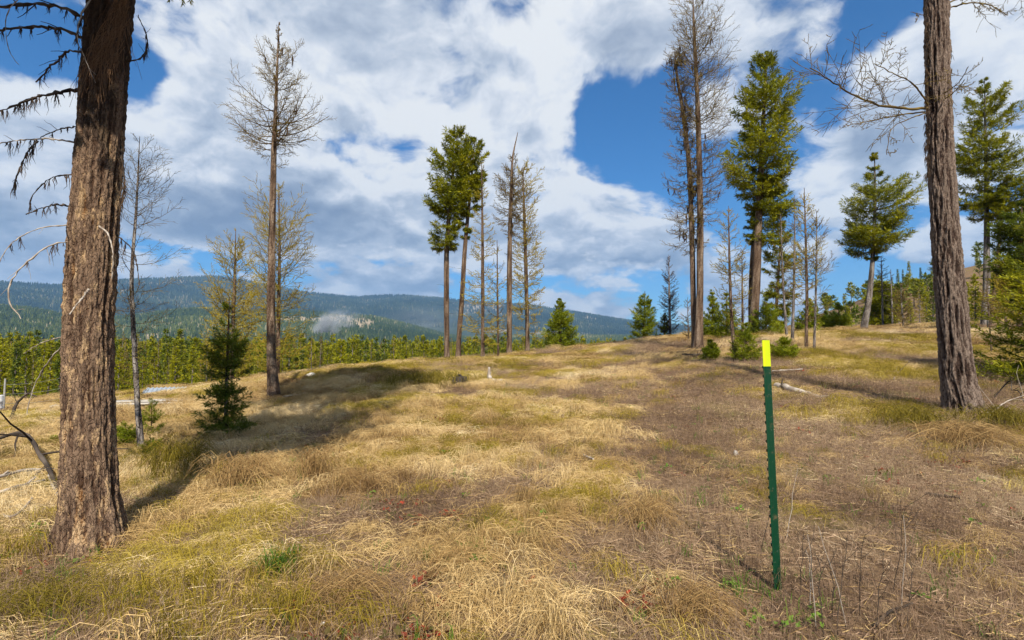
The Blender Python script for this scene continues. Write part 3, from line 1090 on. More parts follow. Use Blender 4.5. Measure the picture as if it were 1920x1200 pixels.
    Lb = np.interp(zb, [4.5, 6.2, 7.2, 9, 12, 14.3], [2.3, 2.6, 2.9, 2.7, 1.7, 0.3]) * g.uniform(0.65, 1.0, n)
    c = path_at(path, zb)
    s = np.linspace(0, 1, 6)[None]
    hor = Lb[:, None] * s
    el = np.interp(zb, [4.5, 6.2, 14], [0.05, 0.12, 0.7])
    P = np.stack([c[:, 0:1] + np.cos(az)[:, None] * hor, c[:, 1:2] + np.sin(az)[:, None] * hor, zb[:, None] + np.tan(el)[:, None] * hor - 0.1 * Lb[:, None] * np.sin(np.pi * s)], -1)
    wood, leaf = MB(), MB()
    v, q = tubes(P, np.linspace(0.022, 0.006, 6)[None].repeat(n, 0), 4)
    wood.add(v - base, q, 0.3)
    Q, ln, par = sub_twigs(g, P, 13, 0.2, 0.95, 0.4, 3, 0.7, 0.4, 0.2)
    v, q, m = sprays(g, Q, 9, 0.16, 0.04)
    leaf.add(v - base, q, np.repeat(g.random(m), 4))
    # the drooping spray whose tip shows at the upper edge
    T = np.array([at(330, -60, Y + .1), at(325, -25, Y + .1), at(318, 2, Y + .1)])[None]
    t2 = np.concatenate([T, np.array([at(345, -50, Y), at(352, -20, Y), at(358, 3, Y)])[None], np.array([at(330, -40, Y), at(338, -15, Y), at(343, 8, Y)])[None]])
    v, q, m = sprays(g, t2, 60, 0.035, 0.004, 0.9)
    leaf.add(v - base, q, np.repeat(g.random(m), 4))
    tb, q = tubes(np.array([[path_at(path, np.array([5.3]))[0, :3], at(300, -110, Y), at(335, -55, Y + .05)]]), np.array([[.02, .01, .005]]), 4)
    wood.add(tb - base, q, 0.3)
    cr = obj('crown', leaf.mesh('crown'), M['fir'], root)
    tag(obj('branches', wood.mesh('branches'), M['dark_twig'], cr), kind='stuff')


left_tree()


def right_tree():
    Y = 8.4
    g = np.random.default_rng(33)
    path, g0 = trunk_path([(1811, 774, 70), (1800, 730, 64), (1791, 660, 57), (1785, 580, 54), (1776, 480, 50), (1768, 360, 46), (1762, 240, 43), (1758, 120, 42), (1756, 0, 42), (1752, -120, 40)], Y)
    top = path[-1]
    up = [[top[0] - 0.03 * i, top[1], top[2] + 1.0 * i, max(top[3] * (1 - i / 8.4), 0.015)] for i in range(1, 9)]
    path = np.vstack([path, up])
    base = np.array([path[1, 0], path[1, 1], g0])
    root = thing('larch_tree', base, 'leaning grey-brown plated larch trunk with one long bare limb, nearest tree at the right', 'tree')
    obj('trunk', bark_trunk('trunk', path, base, 'larch', 150, 400, 8.0, 0.34, 2.2), M['larch_bark'], root)
    a = dict(mat='larch_twig', spurs=True, lichen=0, lump=0.12)
    limb(g, root, [(1738, 203, 0), (1690, 203, -.1), (1650, 198, -.2), (1610, 183, -.3), (1570, 160, -.4), (1540, 140, -.5), (1518, 126, -.5)], Y, .024, .008, 26, tl=.42, **a)
    limb(g, root, [(1740, 196, -.1), (1715, 160, -.5), (1680, 140, -.9), (1640, 120, -1.2)], Y, .013, .006, 10, tl=.38, **a)
    limb(g, root, [(1735, 210, .1), (1690, 215, .3), (1640, 225, .5), (1590, 235, .7)], Y, .013, .006, 12, tl=.36, **a)
    limb(g, root, [(1735, 212, -.1), (1700, 225, -.4), (1670, 245, -.7), (1662, 290, -.8)], Y, .010, .005, 6, tl=.30, **a)
    limb(g, root, [(1768, 175, -.2), (1785, 165, -.6), (1805, 145, -.9), (1815, 125, -1.0)], Y, .010, .006, 6, tl=.5, **a)
    limb(g, root, [(1772, 185, -.2), (1790, 172, -.6), (1808, 150, -1.0)], Y, .009, .005, 5, tl=.4, **a)
    limb(g, root, [(1779, 15, 0), (1810, 6, -.2), (1850, 8, -.3), (1890, 28, -.4)], Y, .013, .006, 8, tl=.42, **a)
    limb(g, root, [(1779, 5, 0), (1830, -15, .2), (1880, -25, .3), (1940, -10, .4)], Y, .014, .006, 10, tl=.42, **a)
    limb(g, root, [(1735, 30, 0), (1722, 26, -.1), (1708, 22, -.2)], Y, .006, .004, 2, tl=.3, **a)
    # dark hair lichen along the shaded edge
    lm = MB()
    O = np.array([at(g.uniform(1733, 1742) + max(0, (v - 250) * 0.03), v, Y + g.uniform(-0.1, 0.05)) for v in g.uniform(10, 330, 110)])
    hang_lichen(g, lm, O, 6, 0.16, 0.0035)
    O = np.array([at(g.uniform(1776, 1784), v, Y + g.uniform(-0.1, 0.05)) for v in g.uniform(70, 130, 16)])
    hang_lichen(g, lm, O, 6, 0.13, 0.0035)
    lm.v = [x - base for x in lm.v]
    tag(obj('lichen', lm.mesh('lichen'), M['lichen'], root), kind='stuff')
    # bare crown above the frame
    n = 70
    zb = np.sort(g.uniform(9.0, path[-1, 2] - 0.2, n))
    az = np.arange(n) * 2.39996
    Lb = np.interp(zb, [9, 12, path[-1, 2]], [2.2, 2.0, 0.4]) * g.uniform(0.6, 1, n)
    c = path_at(path, zb)
    s = np.linspace(0, 1, 6)[None]
    hor = Lb[:, None] * s
    P = np.stack([c[:, 0:1] + np.cos(az)[:, None] * hor, c[:, 1:2] + np.sin(az)[:, None] * hor, zb[:, None] + 0.15 * hor + 0.2 * Lb[:, None] * s**2], -1)
    mb = MB()
    v, q = tubes(P, np.linspace(0.028, 0.008, 6)[None].repeat(n, 0), 4)
    mb.add(v - base, q, 0.3)
    Q, _, _ = sub_twigs(g, P, 14, 0.15, 0.9, 0.4, 4, 0.3, 0.5, 0.3)
    v, q = tubes(Q, np.linspace(0.008, 0.003, 4)[None].repeat(len(Q), 0), 3)
    mb.add(v - base, q, 0.6)
    obj('crown', mb.mesh('crown'), M['larch_twig'], root)


right_tree()

# ------------------------------------------------------------------ single trees of the middle distance
S2 = lambda l: [(v, a, b) if len(t) == 3 else (t[0], t[1], t[1]) for t in l for (v, a, b) in [t if len(t) == 3 else (t[0], t[1], t[1])]]

larch('larch_tree', 'slender grey-barked bare larch just right of the thick left trunk', 'tree',
      [(264, 846, 15), (258, 760, 12), (252, 650, 10.5), (247, 520, 8), (255, 400, 5.5), (262, 256, 1.2)], 8.3,
      S2([(258, 2), (330, 45, 52), (420, 50, 75), (500, 55, 90), (560, 60, 85), (620, 50, 75), (700, 40), (790, 20)]), n=80, M1=9, M2=3, seed=41, bark='grey_bark', el=(0.85, -0.12), lift=0.45, r=0.007, rows=50, sides=14, twig='larch_twig', lf=0.3)
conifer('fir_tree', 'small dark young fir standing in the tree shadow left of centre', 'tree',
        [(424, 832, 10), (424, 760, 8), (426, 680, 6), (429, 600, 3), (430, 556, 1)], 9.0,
        S2([(558, 2), (610, 10), (650, 30), (690, 36), (740, 40), (790, 50), (822, 44), (830, 30)]), n=165, MT=10, J=4, size=0.075, wid=0.012, seed=42, fol='fir_dark', bark='larch_bark', el=(0.75, 0.05), gap=0.18, tiers=17, lf=0.36, flat=0.6)  # dark needle set puts the tree shade into its colour
larch('larch_tree', 'golden budding larch behind the small shaded fir at left', 'tree',
      [(434, 728, 9), (436, 640, 8), (440, 520, 5), (442, 430, 1)], 19.5,
      S2([(432, 2), (480, 25), (520, 45), (560, 52), (600, 62), (640, 64), (690, 55), (715, 30)]), n=105, M1=11, M2=4, seed=43, twig='gold_twig', el=(0.95, 0.1), lift=0.5)
larch('larch_tree', 'tall bare larch with rounded top standing alone above the tree shadow', 'tree',
      [(513, 746, 25), (510, 690, 19), (508, 600, 17), (509, 500, 14.5), (511, 400, 13), (513, 300, 11), (517, 200, 7), (520, 120, 4.5), (523, 42, 1.2)], 14.0,
      S2([(45, 1), (92, 8), (120, 36, 40), (155, 48, 58), (185, 36, 44), (205, 70, 50), (225, 98, 70), (255, 88, 92), (285, 60, 75), (305, 30, 40), (318, 12)]),
      n=84, M1=11, M2=4, seed=44, el=(1.05, -0.12), lichen=16, rows=60, sides=14, r=0.011, lift=0.55, lf=0.36, thick=1.15)
larch('larch_tree', 'pale fine-twigged larch close behind the tall round-topped larch', 'tree',
      [(520, 738, 9), (522, 600, 8), (524, 450, 4.5), (522, 346, 1)], 18.5,
      S2([(348, 3), (390, 38), (430, 50), (500, 62), (560, 72), (610, 66), (660, 62), (710, 40)]), n=120, M1=11, M2=3, seed=45, twig='gold_twig', el=(0.95, 0.0), lift=0.45)

conifer('fir_tree', 'left one of the green fir pair with tall bare trunks near centre', 'tree',
        [(838, 677, 11), (837, 560, 10), (838, 460, 9), (846, 360, 6), (858, 252, 1.5)], 27.0,
        S2([(252, 8), (265, 28, 22), (295, 40, 30), (325, 42, 40), (350, 42, 44), (372, 46, 40), (398, 46, 42), (420, 28, 40), (438, 24, 30), (452, 40, 24), (466, 26, 34), (474, 8)]),
        n=170, MT=11, J=5, size=0.22, wid=0.045, seed=51, dead=10, el=(0.7, -0.2), gap=0.15, rows=40)
conifer('fir_tree', 'right one of the green fir pair, leaning, near centre', 'tree',
        [(859, 673, 11), (866, 560, 9), (873, 450, 8), (882, 360, 5), (890, 262, 1.5)], 27.6,
        S2([(262, 8), (285, 20, 24), (315, 24, 28), (345, 22, 24), (375, 18, 26), (400, 16, 14), (425, 20, 12), (445, 6)]),
        n=110, MT=11, J=5, size=0.21, wid=0.042, seed=52, dead=8, el=(0.6, -0.2), gap=0.2)
larch('larch_tree', 'bare larch right beside the green fir pair near centre', 'tree',
      [(905, 675, 8), (905, 500, 6), (904, 380, 3.5), (903, 305, 1)], 27.2,
      S2([(305, 3), (350, 14), (420, 20), (480, 30), (540, 42), (600, 45), (645, 30)]), n=110, M1=8, M2=3, seed=53, twig='gold_twig', el=(0.6, -0.15), lift=0.35)
larch('larch_sapling', 'thinnest leafless larch stem of the group at centre', 'tree',
      [(934, 671, 4.5), (933, 560, 3.5), (932, 450, 1)], 28.2, S2([(450, 2), (520, 16), (580, 22), (640, 18)]), n=50, M1=6, M2=2, seed=54)
larch('larch_tree', 'tallest bare larch of the centre group with bent tip', 'tree',
      [(955, 668, 11), (955, 560, 10), (956, 450, 8.5), (959, 350, 6), (962, 290, 3.5), (971, 248, 1)], 29.0,
      S2([(290, 3), (325, 20, 24), (360, 42, 28), (390, 36, 36), (415, 30, 34), (440, 14), (452, 4)]), n=110, M1=10, M2=4, seed=55, el=(0.8, -0.35), lichen=8, droop=0.25, lift=0.3)
larch('larch_tree', 'yellowish bare larch at the right end of the centre group', 'tree',
      [(989, 660, 9), (986, 500, 7), (983, 400, 5), (980, 312, 1)], 30.0,
      S2([(312, 4), (345, 28, 34), (385, 30, 36), (430, 28, 30), (480, 30, 36), (540, 38, 42), (595, 45), (632, 34)]), n=130, M1=10, M2=4, seed=56, el=(0.8, -0.1), lift=0.4, twig='gold_twig')
conifer('fir_tree', 'lone small bright green fir on the crest right of the centre group', 'tree',
        [(1050, 658, 6), (1050, 610, 4), (1049, 562, 1)], 33.0, S2([(562, 1), (580, 10), (600, 19), (620, 27), (640, 34), (654, 30)]),
        n=170, MT=10, J=5, size=0.17, wid=0.034, seed=61, fol='fir_fresh', el=(0.7, 0.05), gap=0.1)
conifer('fir_tree', 'small pointed fir on the crest left of the tall larch pair', 'tree',
        [(1207, 642, 6), (1208, 600, 4), (1209, 546, 1)], 39.0, S2([(546, 1), (570, 10), (590, 20), (612, 26), (636, 28)]),
        n=130, MT=10, J=5, size=0.18, wid=0.036, seed=62, fol='fir_fresh', el=(0.75, 0.1), gap=0.15)
larch('larch_tree', 'grey spire-shaped bare larch on the crest beside a small fir', 'tree',
      [(1257, 638, 6), (1255, 560, 4), (1254, 478, 1)], 40.0, S2([(480, 1), (515, 12), (550, 17), (590, 20), (625, 18)]), n=110, M1=8, M2=3, seed=63, bark='grey_bark', twig='dark_twig', el=(0.8, 0.2))
conifer('fir_tree', 'short fir bush at the foot of the grey spire larch', 'tree',
        [(1246, 640, 4), (1246, 612, 3), (1246, 588, 1)], 40.6, S2([(588, 1), (605, 8), (622, 12), (638, 13)]), n=60, MT=8, J=4, size=0.16, wid=0.035, seed=64, fol='fir')
larch('larch_sapling', 'tiny leafless larch sapling left of the tall larch pair', 'tree',
      [(1291, 648, 3), (1290, 600, 2), (1289, 560, .8)], 26.0, S2([(560, 1), (590, 12), (630, 15)]), n=40, M1=6, M2=2, seed=65)
larch('larch_tree', 'taller larch of the close pair, bare and reaching the top edge', 'tree',
      [(1310, 658, 19), (1312, 560, 14), (1313, 440, 12.5), (1311, 300, 11), (1306, 150, 8), (1301, 50, 5), (1299, -8, 1.5)], 21.5,
      S2([(-6, 3), (25, 26), (60, 40, 45), (100, 45, 58), (150, 46, 70), (200, 40, 72), (250, 34, 66), (300, 30, 62), (345, 22, 55), (390, 18, 60), (440, 12, 45), (465, 10)]),
      n=210, M1=11, M2=4, seed=66, el=(0.85, -0.1), lift=0.45, rows=60, sides=12, twig='larch_twig', lichen=30)
larch('larch_tree', 'shorter lichen-draped larch of the close pair, on its left', 'tree',
      [(1303, 656, 13), (1300, 560, 11), (1297, 440, 10), (1291, 300, 9), (1279, 200, 7), (1269, 140, 5), (1265, 96, 1.5)], 21.9,
      S2([(96, 4), (125, 32), (165, 34, 26), (220, 40, 20), (280, 45, 14), (330, 52, 14), (380, 46, 14), (430, 52, 10), (460, 48, 10), (475, 8)]),
      n=190, M1=11, M2=4, seed=67, el=(0.5, -0.3), lift=0.25, droop=0.2, rows=60, sides=12, lichen=110, twig='larch_twig')
conifer('fir_tree', 'tallest green fir right of centre with broad full crown', 'tree',
        [(1414, 630, 19), (1418, 520, 17), (1424, 380, 13), (1430, 250, 9), (1438, 98, 1.5)], 27.0,
        S2([(98, 3), (130, 24), (165, 36), (190, 46), (210, 62, 74), (235, 44, 56), (262, 46, 70), (285, 68, 92), (315, 76, 74), (345, 68, 56), (372, 36, 50), (395, 12, 46), (408, 6)]),
        n=220, MT=12, J=5, size=0.23, wid=0.05, seed=71, dead=14, el=(0.75, -0.18), gap=0.2, rows=50, sides=14)
conifer('fir_tree', 'slim fir leaning close behind the trunk of the tallest green fir', 'tree',
        [(1409, 630, 12), (1409, 520, 10), (1416, 430, 8), (1440, 330, 3)], 27.5,
        S2([(332, 8), (365, 6, 50), (400, 8, 66), (425, 6, 70), (448, 4, 56), (460, 4)]), n=110, MT=12, J=5, size=0.21, wid=0.045, seed=72, el=(0.3, -0.25), gap=0.1)
conifer('fir_tree', 'gappy tiered fir between the tallest fir and the thin larches', 'tree',
        [(1454, 634, 8), (1458, 540, 6), (1462, 470, 4), (1464, 412, 1)], 29.0,
        S2([(412, 4), (440, 14), (470, 14), (486, 30, 40), (512, 28, 38), (520, 6), (536, 18, 16), (556, 36, 34), (580, 24, 28), (610, 20), (626, 12)]), n=120, MT=10, J=5, size=0.2, wid=0.042, seed=73, el=(0.3, -0.2), gap=0.12)
larch('larch_tree', 'thin yellowish larch standing left of the steel post', 'tree',
      [(1378, 678, 9), (1372, 600, 6.5), (1368, 500, 5), (1366, 386, 1)], 16.5,
      S2([(386, 2), (425, 16), (470, 28), (520, 40), (565, 38), (610, 22)]), n=75, M1=8, M2=2, seed=74, twig='gold_twig', el=(0.8, 0.0), lift=0.35, sides=12)
larch('larch_tree', 'short bare larch just left of the tallest fir trunk', 'tree',
      [(1393, 640, 5), (1392, 560, 4), (1391, 470, 1)], 24.0, S2([(470, 2), (510, 12), (560, 18), (610, 14)]), n=50, M1=7, M2=2, seed=75)
larch('larch_tree', 'leftmost of four thin bare larches right of the steel post top', 'tree',
      [(1475, 632, 5.5), (1470, 560, 4.5), (1466, 480, 3.5), (1464, 402, 1)], 24.0, S2([(402, 2), (450, 14), (520, 22), (580, 18)]), n=50, M1=7, M2=2, seed=76, bark='grey_bark')
larch('larch_tree', 'second of four thin bare larches right of the steel post top', 'tree',
      [(1486, 646, 7), (1488, 560, 5.5), (1490, 460, 4), (1490, 366, 1)], 20.5, S2([(366, 2), (420, 16), (500, 26), (570, 24)]), n=60, M1=7, M2=2, seed=77, bark='grey_bark')
larch('larch_tree', 'third and tallest of four thin bare larches right of the steel post top', 'tree',
      [(1512, 660, 7.5), (1513, 560, 6), (1511, 460, 4.5), (1508, 352, 1)], 18.5, S2([(352, 2), (400, 18), (460, 30), (530, 34), (600, 22)]), n=80, M1=8, M2=2, seed=78, twig='gold_twig')
larch('larch_tree', 'rightmost of four thin bare larches right of the steel post top', 'tree',
      [(1527, 662, 5.5), (1529, 580, 4.5), (1531, 480, 3.5), (1531, 396, 1)], 18.3, S2([(396, 2), (440, 14, 20), (500, 20, 36), (560, 22, 34), (610, 14)]), n=66, M1=8, M2=2, seed=79, bark='grey_bark')
conifer('fir_tree', 'fir on the open slope with a curved bare trunk and broad flat crown', 'tree',
        [(1620, 623, 15), (1628, 570, 12.5), (1636, 490, 9), (1640, 400, 7), (1640, 290, 1.5)], 31.0,
        S2([(290, 2), (318, 12), (345, 22), (362, 36, 46), (380, 30, 72), (398, 56, 86), (418, 46, 72), (436, 50, 84), (452, 60, 60), (466, 52, 30), (480, 20), (486, 5)]),
        n=215, MT=12, J=5, size=0.22, wid=0.042, seed=81, fol='fir', bark='grey_bark', el=(0.7, -0.12), gap=0.10, rows=44, lift=0.15)
conifer('fir_tree', 'large fir at the right edge behind the leaning larch trunk', 'tree',
        [(1848, 614, 19), (1850, 520, 15), (1850, 400, 11), (1848, 280, 7), (1846, 150, 1.5)], 29.0,
        S2([(150, 2), (185, 22), (205, 30, 42), (240, 46, 50), (265, 40, 60), (300, 56, 62), (330, 48, 70), (360, 44, 66), (392, 34, 60), (412, 30, 30), (420, 6)]),
        n=190, MT=12, J=5, size=0.23, wid=0.045, seed=82, fol='fir', bark='grey_bark', el=(0.75, -0.12), gap=0.2, rows=44, dead=8, sides=12)
conifer('fir_tree', 'slender leaning fir beside the large fir at the right edge', 'tree',
        [(1858, 612, 9), (1868, 520, 7.5), (1876, 430, 6), (1890, 330, 2)], 28.0,
        S2([(330, 6), (360, 14, 50), (390, 14, 60), (415, 6, 50), (425, 4)]), n=90, MT=11, J=5, size=0.22, wid=0.045, seed=83, bark='thin_bark', el=(0.3, -0.2))
conifer('fir_tree', 'dark fir cut by the right edge of the view', 'tree',
        [(1912, 616, 14), (1914, 520, 10), (1916, 380, 2)], 24.0,
        S2([(384, 4), (420, 34), (450, 44), (500, 46), (540, 40), (560, 20)]), n=170, MT=11, J=5, size=0.2, wid=0.042, seed=84, fol='fir_dark', el=(0.5, -0.1))
conifer('fir_tree', 'near fir at the right edge showing only its branch tips', 'tree',
        [(2002, 742, 34), (2004, 640, 26), (2006, 480, 14), (2008, 330, 2)], 11.6,
        S2([(330, 4), (400, 50), (480, 85), (560, 115), (620, 135), (680, 150), (715, 140), (728, 70)]), n=200, MT=14, J=7, size=0.12, wid=0.030, seed=85, fol='fir', el=(0.6, -0.08), gap=0.2, lf=0.36)
larch('larch_tree', 'golden larch in front of the large fir at the right edge', 'tree',
      [(1886, 624, 6), (1886, 570, 4), (1886, 505, 1)], 24.0, S2([(505, 2), (535, 22), (565, 36), (600, 38)]), n=70, M1=9, M2=3, seed=86, twig='gold_twig')
larch('larch_sapling', 'thin bare sapling right of the leaning larch trunk', 'tree',
      [(1858, 638, 4), (1854, 590, 3), (1850, 520, .8)], 17.0, S2([(520, 1), (560, 14), (600, 18)]), n=36, M1=6, M2=2, seed=87)
# low firs and bushes under the trees right of centre
for u, vb, vt, hw, Y, fol, sd, lab in [
    (1335, 642, 546, 24, 27.0, 'fir_fresh', 91, 'young fir just right of the larch pair trunks'),
    (1362, 640, 552, 34, 26.0, 'fir_fresh', 92, 'bushy fir between the larch pair and the thin yellowish larch'),
    (1398, 676, 608, 30, 16.2, 'fir_fresh', 93, 'bright low fir bush at the foot of the thin yellowish larch'),
    (1470, 674, 634, 25, 16.0, 'fir_fresh', 94, 'round low fir bush just right of the steel post top'),
    (1332, 676, 636, 16, 17.0, 'fir_fresh', 95, 'small sparse fir sapling below the larch pair'),
    (1436, 634, 555, 32, 26.0, 'fir_fresh', 96, 'fir bush right behind the trunk of the tallest fir'),
    (1515, 632, 560, 26, 28.0, 'fir_fresh', 97, 'fir behind the third thin bare larch'),
    (1572, 618, 568, 20, 36.0, 'fir_fresh', 98, 'small fir on the open slope left of the curved trunk'),
    (1549, 618, 585, 18, 38.0, 'fir_fresh', 99, 'low fir left of the small slope fir'),
]:
    dv = vb - vt
    conifer('fir_tree', lab, 'tree', [(u, vb, dv * .07), (u + 1, vb - dv * .5, dv * .045), (u, vt, .8)], Y,
            S2([(vt, 1), (vt + dv * .3, hw * .34), (vt + dv * .6, hw * .72), (vt + dv * .85, hw * 1.08), (vb - 1, hw * .9)]), n=int(50 + dv * .8), MT=8, J=5, jit=.6,
            size=0.0055 * Y if Y > 20 else 0.085, wid=0.0010 * Y, seed=sd, fol=fol, el=(0.75, 0.15), gap=0.1, rows=10, sides=7)
# trees on the slope behind the curved-trunk fir
conifer('fir_tree', 'broad olive fir behind the curved-trunk fir on the slope', 'tree', [(1652, 618, 6), (1652, 570, 4), (1652, 530, 1)], 44.0,
        S2([(530, 2), (555, 18), (580, 26), (612, 30)]), n=140, MT=9, J=5, size=0.3, wid=0.07, seed=101, fol='fir', el=(0.7, 0.1))
larch('dead_larch', 'grey dead larch snag right of the curved-trunk fir', 'tree', [(1656, 622, 4.5), (1654, 550, 3.5), (1652, 480, 1.2)], 36.0,
      S2([(480, 3), (500, 12), (540, 13), (560, 3)]), n=50, M1=5, M2=1, seed=102, twig='dark_twig', bark='grey_bark', el=(0.3, -0.2))
larch('dead_larch', 'second grey dead larch snag on the slope', 'tree', [(1674, 618, 4), (1672, 560, 3), (1670, 505, 1)], 42.0,
      S2([(505, 3), (530, 9), (575, 12), (600, 6)]), n=50, M1=5, M2=1, seed=103, twig='dark_twig', bark='grey_bark', el=(0.4, -0.1))
larch('larch_tree', 'dark little larch left of the leaning larch trunk', 'tree', [(1695, 624, 4.5), (1691, 580, 3.5), (1689, 532, 1)], 32.0,
      S2([(532, 1), (560, 14), (590, 18), (610, 22), (618, 16)]), n=80, M1=8, M2=3, seed=104, twig='larch_twig', bark='grey_bark')

# ------------------------------------------------------------------ grass
def blades(g, nb, L, hgt, r0, comb, w, K=4, up=0.0, tint=(0.2, 0.8), jag=0.022):
    """a tuft of nb blades: L, hgt ranges; comb 0 = all round, 1 = all one way; up 0 = drooping to the soil, 1 = upright"""
    a = np.where(g.random(nb) < comb, g.normal(0, 0.55, nb), g.uniform(0, 6.283, nb))
    l = g.uniform(*L, nb)
    h = g.uniform(*hgt, nb)
    b = g.normal(0, r0, (nb, 2))
    s = np.linspace(0, 1, K)[None]
    hor = l[:, None] * (s ** (1.15 - 0.1 * up)) * (1 - 0.78 * up)
    zz = h[:, None] * ((1 - up) * (1.25 * np.sin(np.pi * s ** 0.75) - 0.12 * s) + up * s ** 0.85)
    bend = g.normal(0, 0.22, nb)[:, None] * s**2 * l[:, None]
    X = b[:, 0:1] + np.cos(a)[:, None] * hor - np.sin(a)[:, None] * bend
    Yy = b[:, 1:2] + np.sin(a)[:, None] * hor + np.cos(a)[:, None] * bend
    C = np.stack([X, Yy, zz], -1)
    C = C + g.normal(0, jag, C.shape) * l[:, None, None] * 0.4 * (s[..., None] > 0)
    C[..., 2] = np.maximum(C[..., 2], -0.01)
    T = norm(np.gradient(C, axis=1))
    rv = norm(g.normal(0, 1, (nb, 1, 3)) * np.array([1, 1, 0.5]))
    W = norm(np.cross(T, rv))
    ww = w * g.uniform(0.6, 1.3, nb)[:, None] * np.linspace(1, 0.25, K)[None]
    A, B = C + W * ww[..., None], C - W * ww[..., None]
    v = np.stack([A, B], 2).reshape(-1, 3)
    base = (np.arange(nb) * K * 2)[:, None] + (np.arange(K - 1) * 2)[None]
    q = np.stack([base, base + 1, base + 3, base + 2], -1).reshape(-1, 4)
    t = np.repeat(g.uniform(*tint, nb), K * 2)
    return v, q, t


def litter(g, nb, rad, L, w, zmax=0.03, tint=(0, 1)):
    c = g.normal(0, rad, (nb, 2))
    a = g.uniform(0, 6.283, nb)
    l = g.uniform(*L, nb)
    K = 3
    s = np.linspace(-0.5, 0.5, K)[None]
    bend = g.normal(0, 0.12, nb)[:, None] * (s**2) * l[:, None]
    z = g.uniform(0.004, zmax, nb)[:, None] + s * l[:, None] * g.normal(0, 0.18, nb)[:, None]
    C = np.stack([c[:, 0:1] + np.cos(a)[:, None] * s * l[:, None] - np.sin(a)[:, None] * bend,
                  c[:, 1:2] + np.sin(a)[:, None] * s * l[:, None] + np.cos(a)[:, None] * bend, z], -1)
    T = norm(np.gradient(C, axis=1))
    W = norm(np.cross(T, norm(g.normal(0, 1, (nb, 1, 3)) * np.array([.5, .5, 1]))))
    ww = (w * g.uniform(0.6, 1.4, nb))[:, None, None]
    v = np.stack([C + W * ww, C - W * ww], 2).reshape(-1, 3)
    base = (np.arange(nb) * K * 2)[:, None] + (np.arange(K - 1) * 2)[None]
    q = np.stack([base, base + 1, base + 3, base + 2], -1).reshape(-1, 4)
    return v, q, np.repeat(g.uniform(*tint, nb), K * 2)


def stems(g, nb, rad, L, r, side=3, tint=(0, 1)):
    """little dead forbs: upright thin stalks with side twigs"""
    b = g.normal(0, rad, (nb, 2))
    a = g.uniform(0, 6.283, nb)
    l = g.uniform(*L, nb)
    lean = np.abs(g.normal(0, 0.45, nb))
    s = np.linspace(0, 1, 4)[None]
    P = np.stack([b[:, 0:1] + np.cos(a)[:, None] * np.sin(lean)[:, None] * l[:, None] * s, b[:, 1:2] + np.sin(a)[:, None] * np.sin(lean)[:, None] * l[:, None] * s,
                  np.cos(lean)[:, None] * l[:, None] * s], -1)
    P = P + g.normal(0, 0.04, P.shape) * l[:, None, None] * s[..., None]
    v, q = tubes(P, np.linspace(r, r * 0.5, 4)[None].repeat(nb, 0), 3)
    t = np.repeat(g.uniform(*tint, nb), 12)
    if side:
        Q, _, par = sub_twigs(g, P, side, 0.35, 0.8, 0.35, 2, 0.0, 0.6, 0.1)
        v2, q2 = tubes(Q, np.linspace(r * 0.7, r * 0.4, 2)[None].repeat(len(Q), 0), 3)
        q = np.concatenate([q, q2 + len(v)])
        v = np.concatenate([v, v2])
        t = np.concatenate([t, np.repeat(g.uniform(*tint, len(Q)), 6)])
    return v, q, t


def leaves(g, nb, rad, size, tint=(0, 1), zr=0.05):
    """low rosette of small pointed folded leaves"""
    O = np.stack([g.normal(0, rad, nb), g.normal(0, rad, nb), g.uniform(0.01, zr, nb)], -1)
    a = g.uniform(0, 6.283, nb)
    D = np.stack([np.cos(a), np.sin(a), g.uniform(-0.1, 0.7, nb)], -1)
    D = norm(D)
    W = norm(np.cross(D, np.array([0, 0, 1.0]) + g.normal(0, 0.4, (nb, 3))))
    U = np.cross(W, D)
    ln = (size * g.uniform(0.6, 1.3, nb))[:, None]
    w = ln * 0.33
    v = np.stack([O, O + D * ln * 0.35 + W * w + U * w * .35, O + D * ln, O + D * ln * 0.35 - W * w + U * w * .35, O + D * ln * .5], 1).reshape(-1, 3)
    i = (np.arange(nb) * 5)[:, None]
    f = np.concatenate([i + np.array([[0, 4, 1]]), i + np.array([[1, 4, 2]]), i + np.array([[2, 4, 3]]), i + np.array([[3, 4, 0]])])
    return v, f, np.repeat(g.uniform(*tint, nb), 5)


def proto(name, mat, *parts):
    mb = MB()
    for v, f, t in parts:
        mb.add(v, f, t)
    me = mb.mesh(name)
    me.materials.append(mat)
    return bpy.data.objects.new(name, me)     # kept out of the scene: only scattered from


